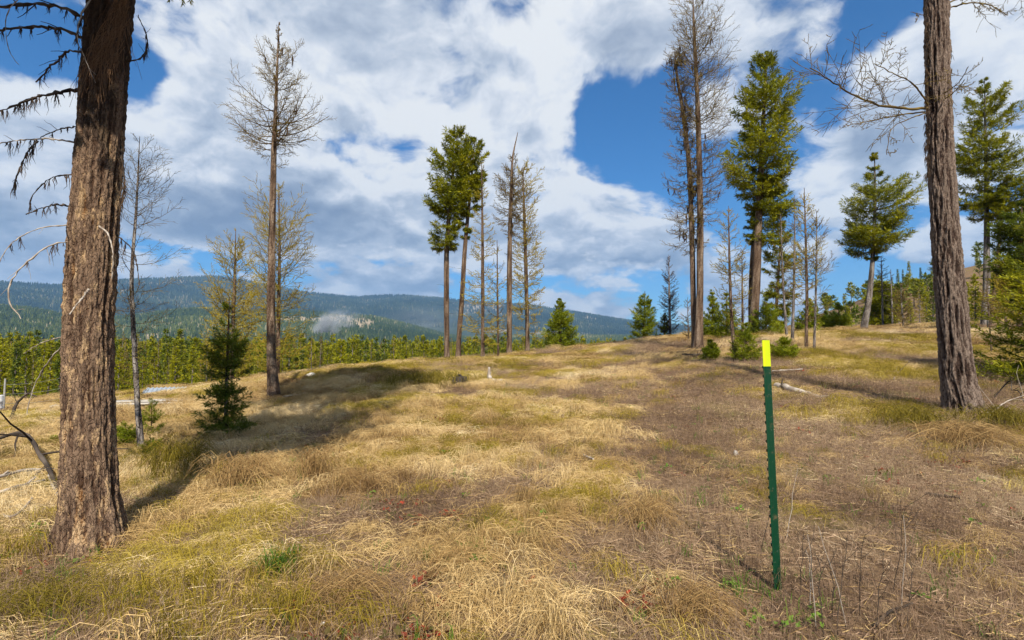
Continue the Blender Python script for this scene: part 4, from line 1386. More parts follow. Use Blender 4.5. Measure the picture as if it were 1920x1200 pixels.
def scatter(name, protos, pts, rot, scl, idx, tint, kind='stuff'):
    me = bpy.data.meshes.new(name)
    me.vertices.add(len(pts))
    me.vertices.foreach_set('co', np.asarray(pts, np.float32).ravel())
    for nm, typ, key, arr in (('rot', 'FLOAT_VECTOR', 'vector', rot), ('scl', 'FLOAT_VECTOR', 'vector', scl), ('pick', 'INT', 'value', idx), ('itint', 'FLOAT', 'value', tint)):
        a = me.attributes.new(nm, typ, 'POINT')
        a.data.foreach_set(key, np.asarray(arr, np.int32 if typ == 'INT' else np.float32).ravel())
    o = bpy.data.objects.new(name, me)
    COL.objects.link(o)
    ng = bpy.data.node_groups.new(name, 'GeometryNodeTree')
    ng.interface.new_socket('Geometry', in_out='INPUT', socket_type='NodeSocketGeometry')
    ng.interface.new_socket('Geometry', in_out='OUTPUT', socket_type='NodeSocketGeometry')
    nd, lk = ng.nodes, ng.links
    gi, go = nd.new('NodeGroupInput'), nd.new('NodeGroupOutput')
    m2p = nd.new('GeometryNodeMeshToPoints')
    inst = nd.new('GeometryNodeInstanceOnPoints')
    join = nd.new('GeometryNodeJoinGeometry')
    # a join stacks its links last first, so they are made in reverse to keep the order
    for p in reversed(protos):
        oi = nd.new('GeometryNodeObjectInfo')
        oi.inputs['Object'].default_value = p
        oi.inputs['As Instance'].default_value = True
        lk.new(oi.outputs['Geometry'], join.inputs[0])

    def at_(nm, typ):
        a = nd.new('GeometryNodeInputNamedAttribute')
        a.data_type = typ
        a.inputs['Name'].default_value = nm
        return a.outputs['Attribute']
    lk.new(gi.outputs[0], m2p.inputs[0])
    lk.new(m2p.outputs[0], inst.inputs['Points'])
    lk.new(join.outputs[0], inst.inputs['Instance'])
    inst.inputs['Pick Instance'].default_value = True
    lk.new(at_('pick', 'INT'), inst.inputs['Instance Index'])
    e2r = nd.new('FunctionNodeEulerToRotation')
    lk.new(at_('rot', 'FLOAT_VECTOR'), e2r.inputs[0])
    lk.new(e2r.outputs[0], inst.inputs['Rotation'])
    lk.new(at_('scl', 'FLOAT_VECTOR'), inst.inputs['Scale'])
    lk.new(inst.outputs[0], go.inputs[0])
    md = o.modifiers.new('scatter', 'NODES')
    md.node_group = ng
    o['kind'] = kind
    return o


STRAW = [(0.0, (0.085, 0.042, 0.016)), (0.25, (0.25, 0.150, 0.058)), (0.5, (0.47, 0.32, 0.130)), (0.8, (0.68, 0.51, 0.26)), (1.0, (0.80, 0.67, 0.43))]
OLIVE = [(0.0, (0.055, 0.044, 0.006)), (0.3, (0.150, 0.115, 0.010)), (0.6, (0.27, 0.20, 0.018)), (0.85, (0.40, 0.30, 0.045)), (1.0, (0.54, 0.42, 0.17))]
GREEN = [(0.0, (0.035, 0.075, 0.010)), (0.5, (0.10, 0.19, 0.020)), (1.0, (0.24, 0.31, 0.05))]
WEED = [(0.0, (0.060, 0.036, 0.024)), (0.35, (0.18, 0.112, 0.072)), (0.7, (0.34, 0.23, 0.145)), (1.0, (0.48, 0.36, 0.23))]
RED = [(0.0, (0.06, 0.028, 0.012)), (0.3, (0.075, 0.085, 0.018)), (0.5, (0.13, 0.036, 0.018)), (0.8, (0.30, 0.045, 0.022)), (1.0, (0.46, 0.075, 0.035))]
M['straw'] = grass_mat('dry_straw', STRAW)
M['olive'] = grass_mat('olive_sedge', OLIVE)
M['green'] = grass_mat('green_shoots', GREEN, 0.35)
M['weed'] = grass_mat('dead_weeds', WEED, 0.1)
M['red'] = grass_mat('red_leaves', RED, 0.3)

gg = np.random.default_rng(77)
CELL = 0.8


def patch_mesh(name, g, recipe, comb):
    """one CELL x CELL piece of turf: recipe = [(material key, how many, builder)...]"""
    me = None
    V, F, T, MI, n, mats = [], [], [], [], 0, []
    for key, cntn, build, tshift in recipe:
        if key not in mats:
            mats.append(key)
        # spread evenly: a jittered grid of tuft centres, a little past the edge
        m = int(math.ceil(math.sqrt(cntn)))
        ij = np.stack(np.meshgrid(np.arange(m), np.arange(m)), -1).reshape(-1, 2)[g.permutation(m * m)[:cntn]]
        c = ((ij + g.uniform(0, 1, (len(ij), 2))) / m - .5) * CELL * 1.12
        for dx, dy in c:
            v, f, t = build(g)
            a = g.normal(0, .55) if g.random() < comb else g.uniform(0, 6.28)
            sc = g.uniform(.75, 1.2)
            ca, sa = math.cos(a) * sc, math.sin(a) * sc
            v = np.stack([v[:, 0] * ca - v[:, 1] * sa + dx, v[:, 0] * sa + v[:, 1] * ca + dy, v[:, 2] * sc * g.uniform(.75, 1.25)], -1)
            V.append(v)
            F.append(f + n)
            T.append(np.clip(t + g.normal(0, tshift), 0, 1))
            MI.append(np.full(len(f), mats.index(key)))
            n += len(v)
    q = [f for f in F if f.shape[1] == 4]
    mi = np.concatenate([m for f, m in zip(F, MI) if f.shape[1] == 4])
    me = mesh_arr(name, np.concatenate(V), np.concatenate(q), {'tint': np.concatenate(T)})
    for k in mats:
        me.materials.append(M[k])
    me.polygons.foreach_set('material_index', mi.astype(np.int32))
    return bpy.data.objects.new(name, me)     # kept out of the scene: only scattered from


B_STRAW = lambda g: blades(g, 78, (.10, .32), (.02, .085), .055, .8, .0016, 5)
B_CLUMP = lambda g: blades(g, 150, (.14, .34), (.05, .15), .045, .35, .0015, 5)
B_OLIVE = lambda g: blades(g, 84, (.10, .28), (.04, .11), .07, .75, .0014, 5)
B_PALE = lambda g: blades(g, 24, (.14, .32), (.03, .09), .07, .7, .0015, 5, tint=(.7, 1.0))
B_WEED = lambda g: stems(g, 20, .10, (.04, .15), .0011, 2)
B_LIT = lambda g: litter(g, 42, .14, (.04, .16), .0014, .03, (0, .9))
B_WLIT = lambda g: litter(g, 60, .14, (.02, .11), .0015, .03, (0, .95))
B_GRN = lambda g: blades(g, 9, (.04, .10), (.04, .10), .03, .0, .0016, 4, up=.6)
P_STRAW = [patch_mesh('dry_turf', gg, [('straw', 17, B_STRAW, .16), ('weed', 4, B_WEED, .15), ('green', 2, B_GRN, .1), ('straw', 4, B_CLUMP, .12), ('weed', 5, B_WLIT, .1), ('straw', 4, B_LIT, .1)], .85) for _ in range(4)]
P_STRAW += [patch_mesh('dry_turf', gg, [('straw', 14, B_STRAW, .15), ('olive', 6, B_OLIVE, .15), ('straw', 3, B_CLUMP, .12), ('weed', 6, B_WLIT, .1), ('straw', 3, B_LIT, .1)], .75) for _ in range(3)]
P_OLIVE = [patch_mesh('sedge_turf', gg, [('olive', 17, B_OLIVE, .16), ('olive', 5, B_PALE, .1), ('straw', 6, B_STRAW, .1), ('straw', 3, B_LIT, .1)], .75) for _ in range(4)]
P_WEED = [patch_mesh('weed_turf', gg, [('weed', 38, B_WEED, .16), ('weed', 20, B_WLIT, .16), ('straw', 5, B_LIT, .1), ('green', 3, B_GRN, .1)], .2) for _ in range(3)]
P_WEED += [patch_mesh('weed_turf', gg, [('weed', 32, B_WEED, .16), ('weed', 18, B_WLIT, .16), ('green', 3, B_GRN, .1), ('straw', 3, B_STRAW, .15), ('olive', 1, B_OLIVE, .15), ('straw', 3, B_LIT, .1)], .4) for _ in range(3)]
P_BARE = [patch_mesh('thin_turf', gg, [('weed', 18, B_WEED, .15), ('weed', 16, B_WLIT, .16), ('straw', 2, B_LIT, .1)], .2) for _ in range(2)]
P_GREEN = [proto('green_shoot', M['green'], blades(gg, 16, (.05, .14), (.05, .14), .025, .0, .0019, 4, up=.7)) for _ in range(3)] + [proto('green_herb', M['green'], leaves(gg, 14, .03, .03))]
P_RED = [proto('red_rosette', M['red'], leaves(gg, 16, .045, .036)) for _ in range(3)]


def field(n, seed, y0=1.0, y1=46.0, pw=1.0):
    """positions on the slope in and beside the view; thinner with distance"""
    g = np.random.default_rng(seed)
    t = g.random(n)
    y = y0 * (y1 / y0) ** (t ** pw)
    x = (g.random(n) * 2 - 1) * (1.18 * y + 1.2)
    return x, y, g


def patch(x, y, spots):
    w = np.zeros_like(x)
    for u, v, r, a in spots:
        c = ground_at(u, v)
        ar = max(1.0, np.hypot(c[0], c[1]) / 5)
        w = np.maximum(w, a * np.exp(-((x - c[0]) ** 2 + ((y - c[1]) / ar ** 0.5) ** 2) / (r * r)))
    return w


OLIVE_SPOTS = [(120, 1130, .9, .9), (330, 1150, .9, .75), (400, 1010, .6, .6), (520, 960, .6, .55), (620, 800, .9, .6), (640, 740, 1.4, .8), (840, 715, 1.5, .9), (860, 755, .9, .6), (470, 900, .5, .6),
               (1720, 775, .7, .9), (1850, 800, .7, .9), (1700, 700, 1.0, .6), (1690, 650, 2.2, .95), (1620, 640, 2.0, .7), (1560, 672, 1.5, .8), (820, 850, .5, .5), (750, 690, 1.5, .7), (990, 672, 2.5, .6), (40, 780, 2.0, .6), (430, 800, .6, .5)]
WEED_W = lambda x, y: np.clip(sstep(x / np.maximum(y, 2) + .12 * fbm(x * .8, y * .8, 6.0, 2), 0.10, 0.26) * sstep(y, 16, 8) + 0.55 * sstep(y, 9, 13) * sstep(x / np.maximum(y, 2), -0.28, 0.0) + 0.35 * sstep(fbm(x * .35, y * .35, 3.3, 3), .0, .3), 0, 1)
OLV = lambda x, y: np.clip(patch(x, y, OLIVE_SPOTS) + 0.35 * sstep(fbm(x * .6 + 4, y * .4, 9.1, 3), .18, .45), 0, 1)
BALD = lambda x, y: np.maximum(np.exp(-((x - 1.7) ** 2 + (y - 2.9) ** 2) / .5) * .8, 1.6 * np.exp(-((x + 3.1) ** 2 + (y - 3.6) ** 2) / .22))
TRUNKS = [(-3.19, 3.9, .30), (7.45, 8.4, .42)]


def clear(x, y):
    k = np.ones(len(x), bool)
    for a, b, r in TRUNKS:
        k &= np.hypot(x - a, y - b) > r
    return k


def comb_angle(x, y, g):
    """the way the dead grass has been pressed down"""
    return 2.6 * fbm(x * .5, y * .5, 12.0, 2) * 2 - 1.0 + g.normal(0, .7, len(x))


def lay(name, protos, x, y, g, keep, smin, smax, far=0.035, tilt=.08, tint=(0, 1), zs=None, comb=True, zoff=-.008):
    k = keep & clear(x, y)
    x, y = x[k], y[k]
    n = len(x)
    z = height(x, y) + zoff
    e = 0.15
    sx = (height(x + e, y) - height(x - e, y)) / (2 * e)
    sy = (height(x, y + e) - height(x, y - e)) / (2 * e)
    yaw = comb_angle(x, y, g) if comb else g.uniform(0, 6.28, n)
    rot = np.stack([np.arctan(sy) + g.normal(0, tilt, n), -np.arctan(sx) + g.normal(0, tilt, n), yaw], -1)
    # the tilt is a world tilt: turned back by the yaw
    c, s = np.cos(-yaw), np.sin(-yaw)
    rx = rot[:, 0] * c - rot[:, 1] * s
    ry = rot[:, 0] * s + rot[:, 1] * c
    sc = g.uniform(smin, smax, n) * (1 + far * np.maximum(y - 4, 0))
    zsc = g.uniform(.7, 1.25, n) if zs is None else g.uniform(*zs, n)
    scl = np.stack([sc, sc, sc * zsc / (1 + .012 * np.maximum(y - 4, 0))], -1)
    tn = np.clip(g.uniform(*tint, n) * .6 + .4 * (0.5 + 1.0 * fbm(x * 1.1, y * 1.1, 5.5, 3)), 0, 1)
    o = scatter(name, protos, np.stack([x, y, z], -1), np.stack([rx, ry, yaw], -1), scl, g.integers(0, len(protos), n), tn)
    return o, n


def cells():
    """a jittered grid of turf pieces over the slope, coarser with distance"""
    out = []
    g = np.random.default_rng(8)
    for y0, y1, c in ((0.6, 7.5, .72), (7.5, 20, 1.05), (20, 47, 1.8)):
        ys = np.arange(y0, y1, c)
        for yy in ys:
            w = 1.2 * yy + 2.0
            xs = np.arange(-w, w, c) + g.uniform(0, c)
            for xx in xs:
                out.append((xx + g.normal(0, c * .12), yy + g.normal(0, c * .12), c / .72))
    a = np.array(out)
    return a[:, 0], a[:, 1], a[:, 2], g


cnt = {}
cx, cy, cs, g = cells()
w, ol, bd = WEED_W(cx, cy), OLV(cx, cy), BALD(cx, cy)
r1, r2, r3 = g.random(len(cx)), g.random(len(cx)), g.random(len(cx))
typ = np.where(r1 < bd, 3, np.where(r2 < ol * 1.05, 1, np.where(r3 < w, 2, 0)))


def turf(name, protos, k):
    x, y, c = cx[k], cy[k], cs[k]
    n = len(x)
    e = .25 * c
    sx = (height(x + e, y) - height(x - e, y)) / (2 * e)
    sy = (height(x, y + e) - height(x, y - e)) / (2 * e)
    yaw = comb_angle(x, y, g)
    tx, ty = np.arctan(sy), -np.arctan(sx)
    ca, sa = np.cos(-yaw), np.sin(-yaw)
    rot = np.stack([tx * ca - ty * sa, tx * sa + ty * ca, yaw], -1)
    scl = np.stack([c, c, g.uniform(.8, 1.2, n) * c ** .45], -1)
    tn = np.clip(.5 + 1.1 * fbm(x * .8, y * .8, 5.5, 3) + g.normal(0, .08, n), 0, 1)
    scatter(name, protos, np.stack([x, y, height(x, y) - .012], -1), rot, scl, g.integers(0, len(protos), n), tn)
    cnt[name] = n


turf('dry_grass', P_STRAW, typ == 0)
turf('olive_sedge', P_OLIVE, typ == 1)
turf('dead_weeds', P_WEED, typ == 2)
turf('thin_weeds', P_BARE, typ == 3)
x, y, g = field(4200, 5, 1.2, 22)
_, cnt['green'] = lay('green_shoots', P_GREEN, x, y, g, g.random(len(x)) < .12 + .6 * sstep(fbm(x * .9, y * .9, 21, 3), .05, .4), .6, 1.2, comb=False)
x, y, g = field(8000, 6, 1.6, 20)
_, cnt['red'] = lay('red_leaves', P_RED, x, y, g, g.random(len(x)) < .45 * sstep(fbm(x * .8 + 7, y * .8, 31, 3), .16, .40) + .01, .6, 1.15, comb=False)
print('SCATTER', cnt)

# ------------------------------------------------------------------ steel post and small things
def paint(name, col, rough=0.45, wear=0.25):
    def b(k, out):
        p = k.n('ShaderNodeTexCoord').outputs['Object']
        n = k.noise(p, 60, 5, 0.7)
        n2 = k.noise(p, 9, 3)
        c = k.mix(k.m('MULTIPLY', n2, 0.5), col, tuple(x * 0.7 for x in col))
        c = k.mix(k.m('MULTIPLY', k.smooth(n, 0.62, 0.70), wear), c, (0.25, 0.24, 0.20))
        c = k.mix(k.m('MULTIPLY', k.smooth(k.noise(p, 22, 6, 0.7), 0.56, 0.70), wear), c, (0.22, 0.13, 0.07))
        return pbsdf(k, c, rough, 0.4, n, 0.15, 0.002)
    return material(name, b)


M['post_green'] = paint('green_post_enamel', (0.004, 0.045, 0.020), 0.34, 0.45)
M['post_yellow'] = paint('yellow_green_post_tip', (0.56, 0.66, 0.008), 0.45, 0.15)
M['stone'] = paint('grey_stone', (0.34, 0.31, 0.28), 0.9, 0.6)
M['white_stone'] = paint('pale_stone', (0.62, 0.60, 0.56), 0.9, 0.2)
M['sheet'] = paint('galvanised_sheet', (0.27, 0.31, 0.36), 0.5, 0.3)
M['board'] = paint('weathered_white_board', (0.40, 0.37, 0.33), 0.8, 0.5)
M['wire'] = paint('fence_wire', (0.30, 0.29, 0.27), 0.5, 0.3)
M['char'] = paint('charred_wood', (0.035, 0.026, 0.020), 0.9, 0.3)
M['white_paint'] = paint('white_paint', (0.75, 0.74, 0.72), 0.6, 0.3)


def steel_post(foot, top, yaw, label, frac_top, studs, group=None):
    foot, top = np.array(foot), np.array(top)
    H = np.linalg.norm(top - foot)
    root = thing('steel_post', foot, label, 'post', group)
    d = Vector(top - foot).normalized()
    q = d.to_track_quat('Z', 'Y')
    from mathutils import Quaternion
    root.rotation_mode = 'QUATERNION'
    root.rotation_quaternion = Vector((0, 0, 1)).rotation_difference(d) @ Quaternion((0, 0, 1), yaw)

    def tee(z0, z1, e=0.0):
        # outline of the T section, bevelled at the corners
        w, t, ww, wt = .0175 + e, .0032 + e, .034 + e, .0028 + e
        o = [(-t, -w + .002), (-t, w - .002), (-t + .0012, w), (0, w), (.0012, wt + .003), (.004, wt), (ww - .0015, wt), (ww, wt - .001), (ww, -wt + .001), (ww - .0015, -wt), (.004, -wt), (.0012, -wt - .003), (0, -w), (-t + .0012, -w)]
        n = len(o)
        v = [(x, y, z) for z in (z0, z1) for x, y in o]
        f = [(i, (i + 1) % n, n + (i + 1) % n, n + i) for i in range(n)]
        me = bpy.data.meshes.new('section')
        me.from_pydata(v, [], f + [tuple(range(n - 1, -1, -1)), tuple(range(n, 2 * n))])
        return me
    obj('shaft', tee(-.25, H * (1 - frac_top)), M['post_green'], root)
    obj('painted_tip', tee(H * (1 - frac_top) + .0002, H, .0006), M['post_yellow'], root)
    if studs:
        v = []
        for z, r, x in ((-.010, .0075, -.0030), (-.006, .0055, -.0105), (.006, .0055, -.0105), (.010, .0075, -.0030)):
            v += [(x, -r, z), (x, r, z)]
        f = [(0, 1, 3, 2), (2, 3, 5, 4), (4, 5, 7, 6), (0, 2, 4, 6), (7, 5, 3, 1), (6, 7, 1, 0)]
        sm = bpy.data.meshes.new('stud')
        sm.from_pydata(v, [], f)
        z = H * (1 - frac_top) - .004
        while z > .03:
            obj('stud', sm, M['post_green'], root, (0, 0, z))
            z -= .053
    return root


pf = ground_at(1453, 1106)
pt = at(1430.5, 638, pf[1] - 0.01)
steel_post(pf, pt, R(-32), 'green studded steel post with bright yellow tip in the right foreground', 0.108, True)
for u, v0, v1, Y, lab in ((1852, 616, 584, 26.0, 'far steel post with yellow tip beside the large fir at the right edge'), (1871, 616, 585, 27.0, 'farthest small steel post with yellow tip, near the right edge')):
    b = at(u, v0, Y)
    b[2] = hz(b[0], b[1])
    steel_post(b, (b[0], b[1], at(u, v1, Y)[2]), R(20), lab, .2, False)


def wood_thing(name, label, cat, pix, rad, mat, seed, lift=0.03, twigs=0, tl=.3, sides=8, group=None, lump=.15, dz=None, knots=0):
    """a stick, log or root: pix [(u, v, height above the soil)...] traced on the ground"""
    g = np.random.default_rng(seed)
    P = []
    for u, v, h in pix:
        c = ground_at(u, v)
        P.append([c[0], c[1], c[2] + h + lift])
    return wood_path(name, label, cat, P, rad, mat, g, twigs, tl, sides, group, lump)


def wood_path(name, label, cat, P, rad, mat, g, twigs=0, tl=.3, sides=8, group=None, lump=.15):
    P = resample(np.array(P, float), 16)
    base = P[0].copy()
    base[2] = hz(base[0], base[1])
    root = thing(name, base, label, cat, group)
    r = np.interp(np.linspace(0, 1, 16), np.linspace(0, 1, len(rad)), rad) * (1 + lump * g.normal(size=16) * .6)
    P = P + g.normal(0, rad[0] * .15, P.shape)
    mb = MB()
    v, q = tubes(P[None], r[None], sides)
    mb.add(v - base, q, tint_at(np.clip(.5 + .3 * g.normal(size=(1, 16)), 0, 1), sides))
    for e in (0, 15):
        k = len(mb.v) and e * sides
        ring = v[e * sides:(e + 1) * sides] - base
        c = ring.mean(0)
        mb.add(np.vstack([ring, c]), [(i, (i + 1) % sides, sides) for i in range(sides)], .9)
    obj('stem', mb.mesh('stem', True), M[mat], root)
    if twigs:
        Q, _, _ = sub_twigs(g, P[None], twigs, .15, .8, tl, 5, .1, .6, .2)
        Q[..., 2] = np.maximum(Q[..., 2], height(Q[..., 0], Q[..., 1]) + .004)
        for p in Q:
            v, q = tubes(p[None], np.linspace(rad[-1] * .8, rad[-1] * .35, 5)[None], 5)
            obj('twig', MB().add(v - base, q, .5).mesh('twig', True), M[mat], root)
    return root


W = wood_thing
W('fallen_log', 'grey fallen log lying in the grass right of the steel post', 'log', [(1456, 729, .05), (1490, 738, .05), (1540, 749, .02)], (.07, .06, .03), 'pale_twig', 1, .02, 4, .25)
W('stick', 'thin pale stick lying left of the grey fallen log', 'stick', [(1448, 700, .03), (1505, 697, .03)], (.022, .016, .012), 'pale_twig', 2)
W('stick', 'long bent dead stem leaning in the grass left of the leaning larch trunk', 'stick', [(1676, 712, .0), (1690, 704, .12), (1706, 706, .34)], (.012, .009, .005), 'pale_twig', 3, .02, 2, .3)
W('stick', 'short pale stick in the straw right of centre', 'stick', [(1093, 862, .02), (1112, 872, .03)], (.014, .010), 'pale_twig', 4)
W('stick', 'slim stick lying before the right weed patch', 'stick', [(1735, 935, .02), (1800, 945, .03)], (.016, .010), 'dark_twig', 5, .02, 2)
W('stick', 'dark twig lying at the bottom right', 'stick', [(1640, 1190, .02), (1670, 1178, .04), (1712, 1166, .05)], (.008, .006, .004), 'dark_twig', 6, .02, 2)
W('bleached_root', 'bleached white root snag sticking up from the grass near centre', 'root', [(943, 716, .03), (925, 719, .06), (917, 716, .14), (917, 716, .42)], (.03, .06, .07, .03), 'pale_twig', 7, .02, 3, .35)
W('charred_stump', 'low dark charred stump left of the white root snag', 'stump', [(849, 725, .10), (862, 724, .16), (873, 723, .08)], (.10, .16, .09), 'char', 8, 0, 3, .3, 10, lump=.4)
# dead limbs on the ground round the two big trunks
W('dead_branch', 'black forked dead branch behind the foot of the thick left trunk', 'branch', [(-20, 840, .10), (40, 858, .32), (75, 890, .2), (112, 935, .04)], (.022, .026, .024, .018), 'dark_twig', 11, .02, 6, .22)
W('dead_branch', 'upper pale pole in the brush left of the thick trunk', 'branch', [(-20, 925, .12), (40, 912, .14), (110, 895, .06)], (.017, .018, .016), 'pale_twig', 12, .02, 3, .12)
W('dead_branch', 'lower pale pole in the brush left of the thick trunk', 'branch', [(-20, 945, .06), (40, 930, .08), (112, 908, .04)], (.015, .017, .015), 'pale_twig', 13, .02, 3, .12)
W('dead_branch', 'thin grey branch lying flat at the left edge', 'branch', [(-15, 965, .03), (20, 985, .04), (60, 950, .05)], (.012, .010, .008), 'pale_twig', 14, .02, 4, .3)
W('dead_branch', 'short stub of dead wood beside the thick left trunk', 'branch', [(92, 910, .10), (106, 938, .03)], (.022, .016), 'pale_twig', 15, .02)
W('dead_branch', 'arched dead branch standing before the dark fir at the left edge', 'branch', [(20, 790, .02), (30, 786, .35), (48, 786, .58), (66, 786, .50)], (.035, .03, .022, .012), 'dark_twig', 16, .02, 5, .35)
for i, (a, b, c, lab) in enumerate([
    ((1850, 790, .02), (1880, 772, .10), (1925, 760, .16), 'grey brushwood stick right of the leaning larch foot'),
    ((1862, 752, .02), (1884, 748, .22), (1900, 770, .30), 'bent grey twig right of the leaning larch foot'),
    ((1840, 772, .02), (1868, 790, .04), (1890, 800, .03), 'dark stick lying at the right foot of the leaning larch'),
    ((1895, 735, .02), (1912, 752, .14), (1925, 775, .05), 'slanted grey stick at the right edge'),
]):
    W('brush_stick', lab, 'stick', [a, b, c], (.012, .009, .005), 'pale_twig' if i % 2 == 0 else 'dark_twig', 20 + i, .02, 4, .35)
for i, (a, b, lab) in enumerate([((1268, 664, .05), (1330, 662, .08), 'upper grey stick in the brush at the larch pair'), ((1280, 668, .04), (1345, 672, .05), 'lower grey stick in the brush at the larch pair'), ((1300, 672, .03), (1350, 664, .12), 'crossed grey stick in the brush at the larch pair')]):
    W('brush_stick', lab, 'stick', [a, b], (.035, .02), 'dark_twig', 30 + i, .03, 5, .3)
W('stick', 'dead stick on the shaded ground below the tall round-topped larch', 'stick', [(530, 750, .05), (575, 742, .03)], (.02, .012), 'pale_twig', 34, .02, 3)


def stone(label, u, v, sx, sy, sz, mat, seed, name='stone'):
    g = np.random.default_rng(seed)
    c = ground_at(u, v)
    nth, nph = 14, 9
    th, ph = np.meshgrid(np.arange(nth) / nth * 2 * np.pi, np.linspace(.02, np.pi - .02, nph))
    x, y, z = np.sin(ph) * np.cos(th), np.sin(ph) * np.sin(th), np.cos(ph)
    r = 1 + .5 * fbm(x * 1.3 + seed, y * 1.3, z * 1.3, 3)
    v_ = np.stack([x * r * sx, y * r * sy, z * r * sz], -1).reshape(-1, 3)
    i = (np.arange(nph - 1) * nth)[:, None]
    a = np.arange(nth)[None]
    b = (a + 1) % nth
    q = np.stack([i + a, i + b, i + nth + b, i + nth + a], -1).reshape(-1, 4)
    o = obj(name, mesh_arr(name, v_, q), M[mat], None, c + np.array([0, 0, sz * .35]))
    return tag(o, label, 'stone')


stone('small grey stone beside the short pale stick right of centre', 1121, 857, .045, .03, .022, 'stone', 3)
stone('upright grey stone left of the steel post', 1380, 856, .028, .022, .05, 'stone', 4)
stone('white rock on the crest right of the tall larch', 583, 706, .16, .12, .08, 'white_stone', 5)
stone('pale rock beyond the thick left trunk', 106, 768, .22, .16, .09, 'white_stone', 6)
stone('second pale rock beyond the thick left trunk', 118, 762, .2, .12, .07, 'white_stone', 7)
stone('small white pebble at the bottom left of centre', 605, 1172, .012, .010, .008, 'white_stone', 8)


# sheets of roofing stacked in the clearing
def sheet_stack():
    a, b = at(266, 750, 22.0), at(344, 750, 22.6)
    c = (a + b) / 2
    L = np.linalg.norm((b - a)[:2])
    g0 = hz(c[0], c[1])
    root = thing('sheet_stack', (c[0], c[1], g0), 'stack of pale blue-grey corrugated roofing sheets in the clearing at left', 'metal sheets', rz=math.atan2(b[1] - a[1], b[0] - a[0]) + .12)
    for i, y in enumerate((-.35, .35)):
        v, f = box_arr((-L / 2, y - .05, 0), (L / 2, y + .05, .12))
        obj('bearer', mesh_arr('bearer', v, f), M['board'], root)
    n = 60
    for s in range(3):
        x = np.linspace(-L / 2 + .05 * s, L / 2 + .03 * s, n)
        z = .135 + s * .06 + .02 * np.sin(x * 40)
        y0, y1 = -.7 + .05 * s, .7 - .04 * s
        v = np.concatenate([np.stack([x, np.full(n, y0), z], -1), np.stack([x, np.full(n, y1), z + .18], -1)])
        i = np.arange(n - 1)
        q = np.stack([i, i + 1, n + i + 1, n + i], -1)
        me = mesh_arr('sheet', np.concatenate([v, v - np.array([0, 0, .004])]), np.concatenate([q, q[:, ::-1] + 2 * n]))
        obj('sheet', me, M['sheet'], root)
    w = thing('board_pile', ground_at(300, 757) + np.array([0, 0, .0]), 'pile of weathered white boards below the roofing sheets at left', 'boards', rz=.25)
    g = np.random.default_rng(4)
    for i in range(5):
        v, f = box_arr((-1.0 + g.normal(0, .1), -.1, 0), (1.0 + g.normal(0, .1), .1, .04))
        o = obj('board', mesh_arr('board', v, f), M['board'], w, (g.normal(0, .08), -.3 + .16 * i, .02 + .045 * (i % 2)))
        o.rotation_euler = (0, 0, g.normal(0, .08))


sheet_stack()


def wire_fence():
    us = [-60, 10, 130]
    pts = [ground_at(u, v) for u, v in ((-60, 790), (6, 777), (128, 768))]
    base = pts[0]
    root = thing('wire_fence', base, 'thin wire fence in the clearing behind the thick left trunk', 'fence')
    for p in pts:
        v, q = tubes(np.array([[p - [0, 0, .2], p + [0, 0, .6], p + [0, 0, 1.15]]]) - base, np.array([[.03, .03, .025]]), 6)
        obj('fence_post', MB().add(v, q).mesh('fence_post'), M['wire'], root)
    for h in (.35, .65, .95):
        P = []
        for a, b in zip(pts[:-1], pts[1:]):
            for t in np.linspace(0, 1, 6)[:-1]:
                c = a * (1 - t) + b * t
                P.append(c + [0, 0, h - .06 * math.sin(math.pi * t)])
        P.append(pts[-1] + [0, 0, h])
        P = np.array(P) - base
        v, q = tubes(P[None], np.full((1, len(P)), .004), 3)
        obj('wire', MB().add(v, q).mesh('wire'), M['wire'], root)


wire_fence()
c = ground_at(-12, 778)
wb = thing('white_barrel', c, 'white drum cut by the left edge in the clearing', 'drum')
zz = np.array([0, .02, .26, .28, .30, .54, .56, .58, .80, .82, .82])
rr = np.array([.24, .25, .25, .262, .25, .25, .262, .25, .25, .24, .02])
v, q = tubes(np.stack([0 * zz, 0 * zz, zz], -1)[None] * .72, rr[None] * .8, 20)
obj('shell', MB().add(v, q).mesh('shell', True), M['white_paint'], wb)


# grass clumps one can tell apart
def clump(name, label, u, v, nb, L, h, mat, seed, r0=.06, comb=0.0, w=.0025, up=0.0):
    g = np.random.default_rng(seed)
    c = ground_at(u, v)
    a, f, t = blades(g, nb, L, h, r0, comb, w, 6, up)
    me = MB().add(a, f, t).mesh(name)
    o = obj(name, me, M[mat], None, c + np.array([0, 0, -.01]))
    return tag(o, label, 'grass clump')


clump('grass_clump', 'dark green low sedge clump left of the charred stump', 800, 724, 520, (.3, .7), (.2, .42), 'olive', 1, .55, 0, .006)
clump('grass_clump', 'big pale drooping bunchgrass in front of the leaning larch foot', 1800, 832, 620, (.4, .85), (.10, .24), 'straw', 2, .16, .3, .0026)
clump('grass_clump', 'pale upright bunchgrass left of centre below the tree shadow', 590, 905, 260, (.25, .5), (.22, .42), 'straw', 3, .08, 0, .0026, .4)
clump('grass_clump', 'brown bunchgrass at the shadow edge right of the thick left trunk', 325, 895, 380, (.3, .6), (.2, .38), 'olive', 4, .12, .2, .0026)
clump('grass_clump', 'golden bunchgrass lit beside the shadow, left of the pale upright one', 440, 915, 300, (.25, .5), (.16, .3), 'straw', 5, .12, .3, .0026)
clump('grass_clump', 'yellow-green sedge clump left of the big pale bunchgrass', 1710, 805, 420, (.25, .5), (.16, .3), 'olive', 6, .18, 0, .0030)
clump('grass_clump', 'yellow-green sedge clump at the right edge below the leaning larch', 1880, 805, 420, (.25, .5), (.16, .3), 'olive', 7, .18, 0, .0030)
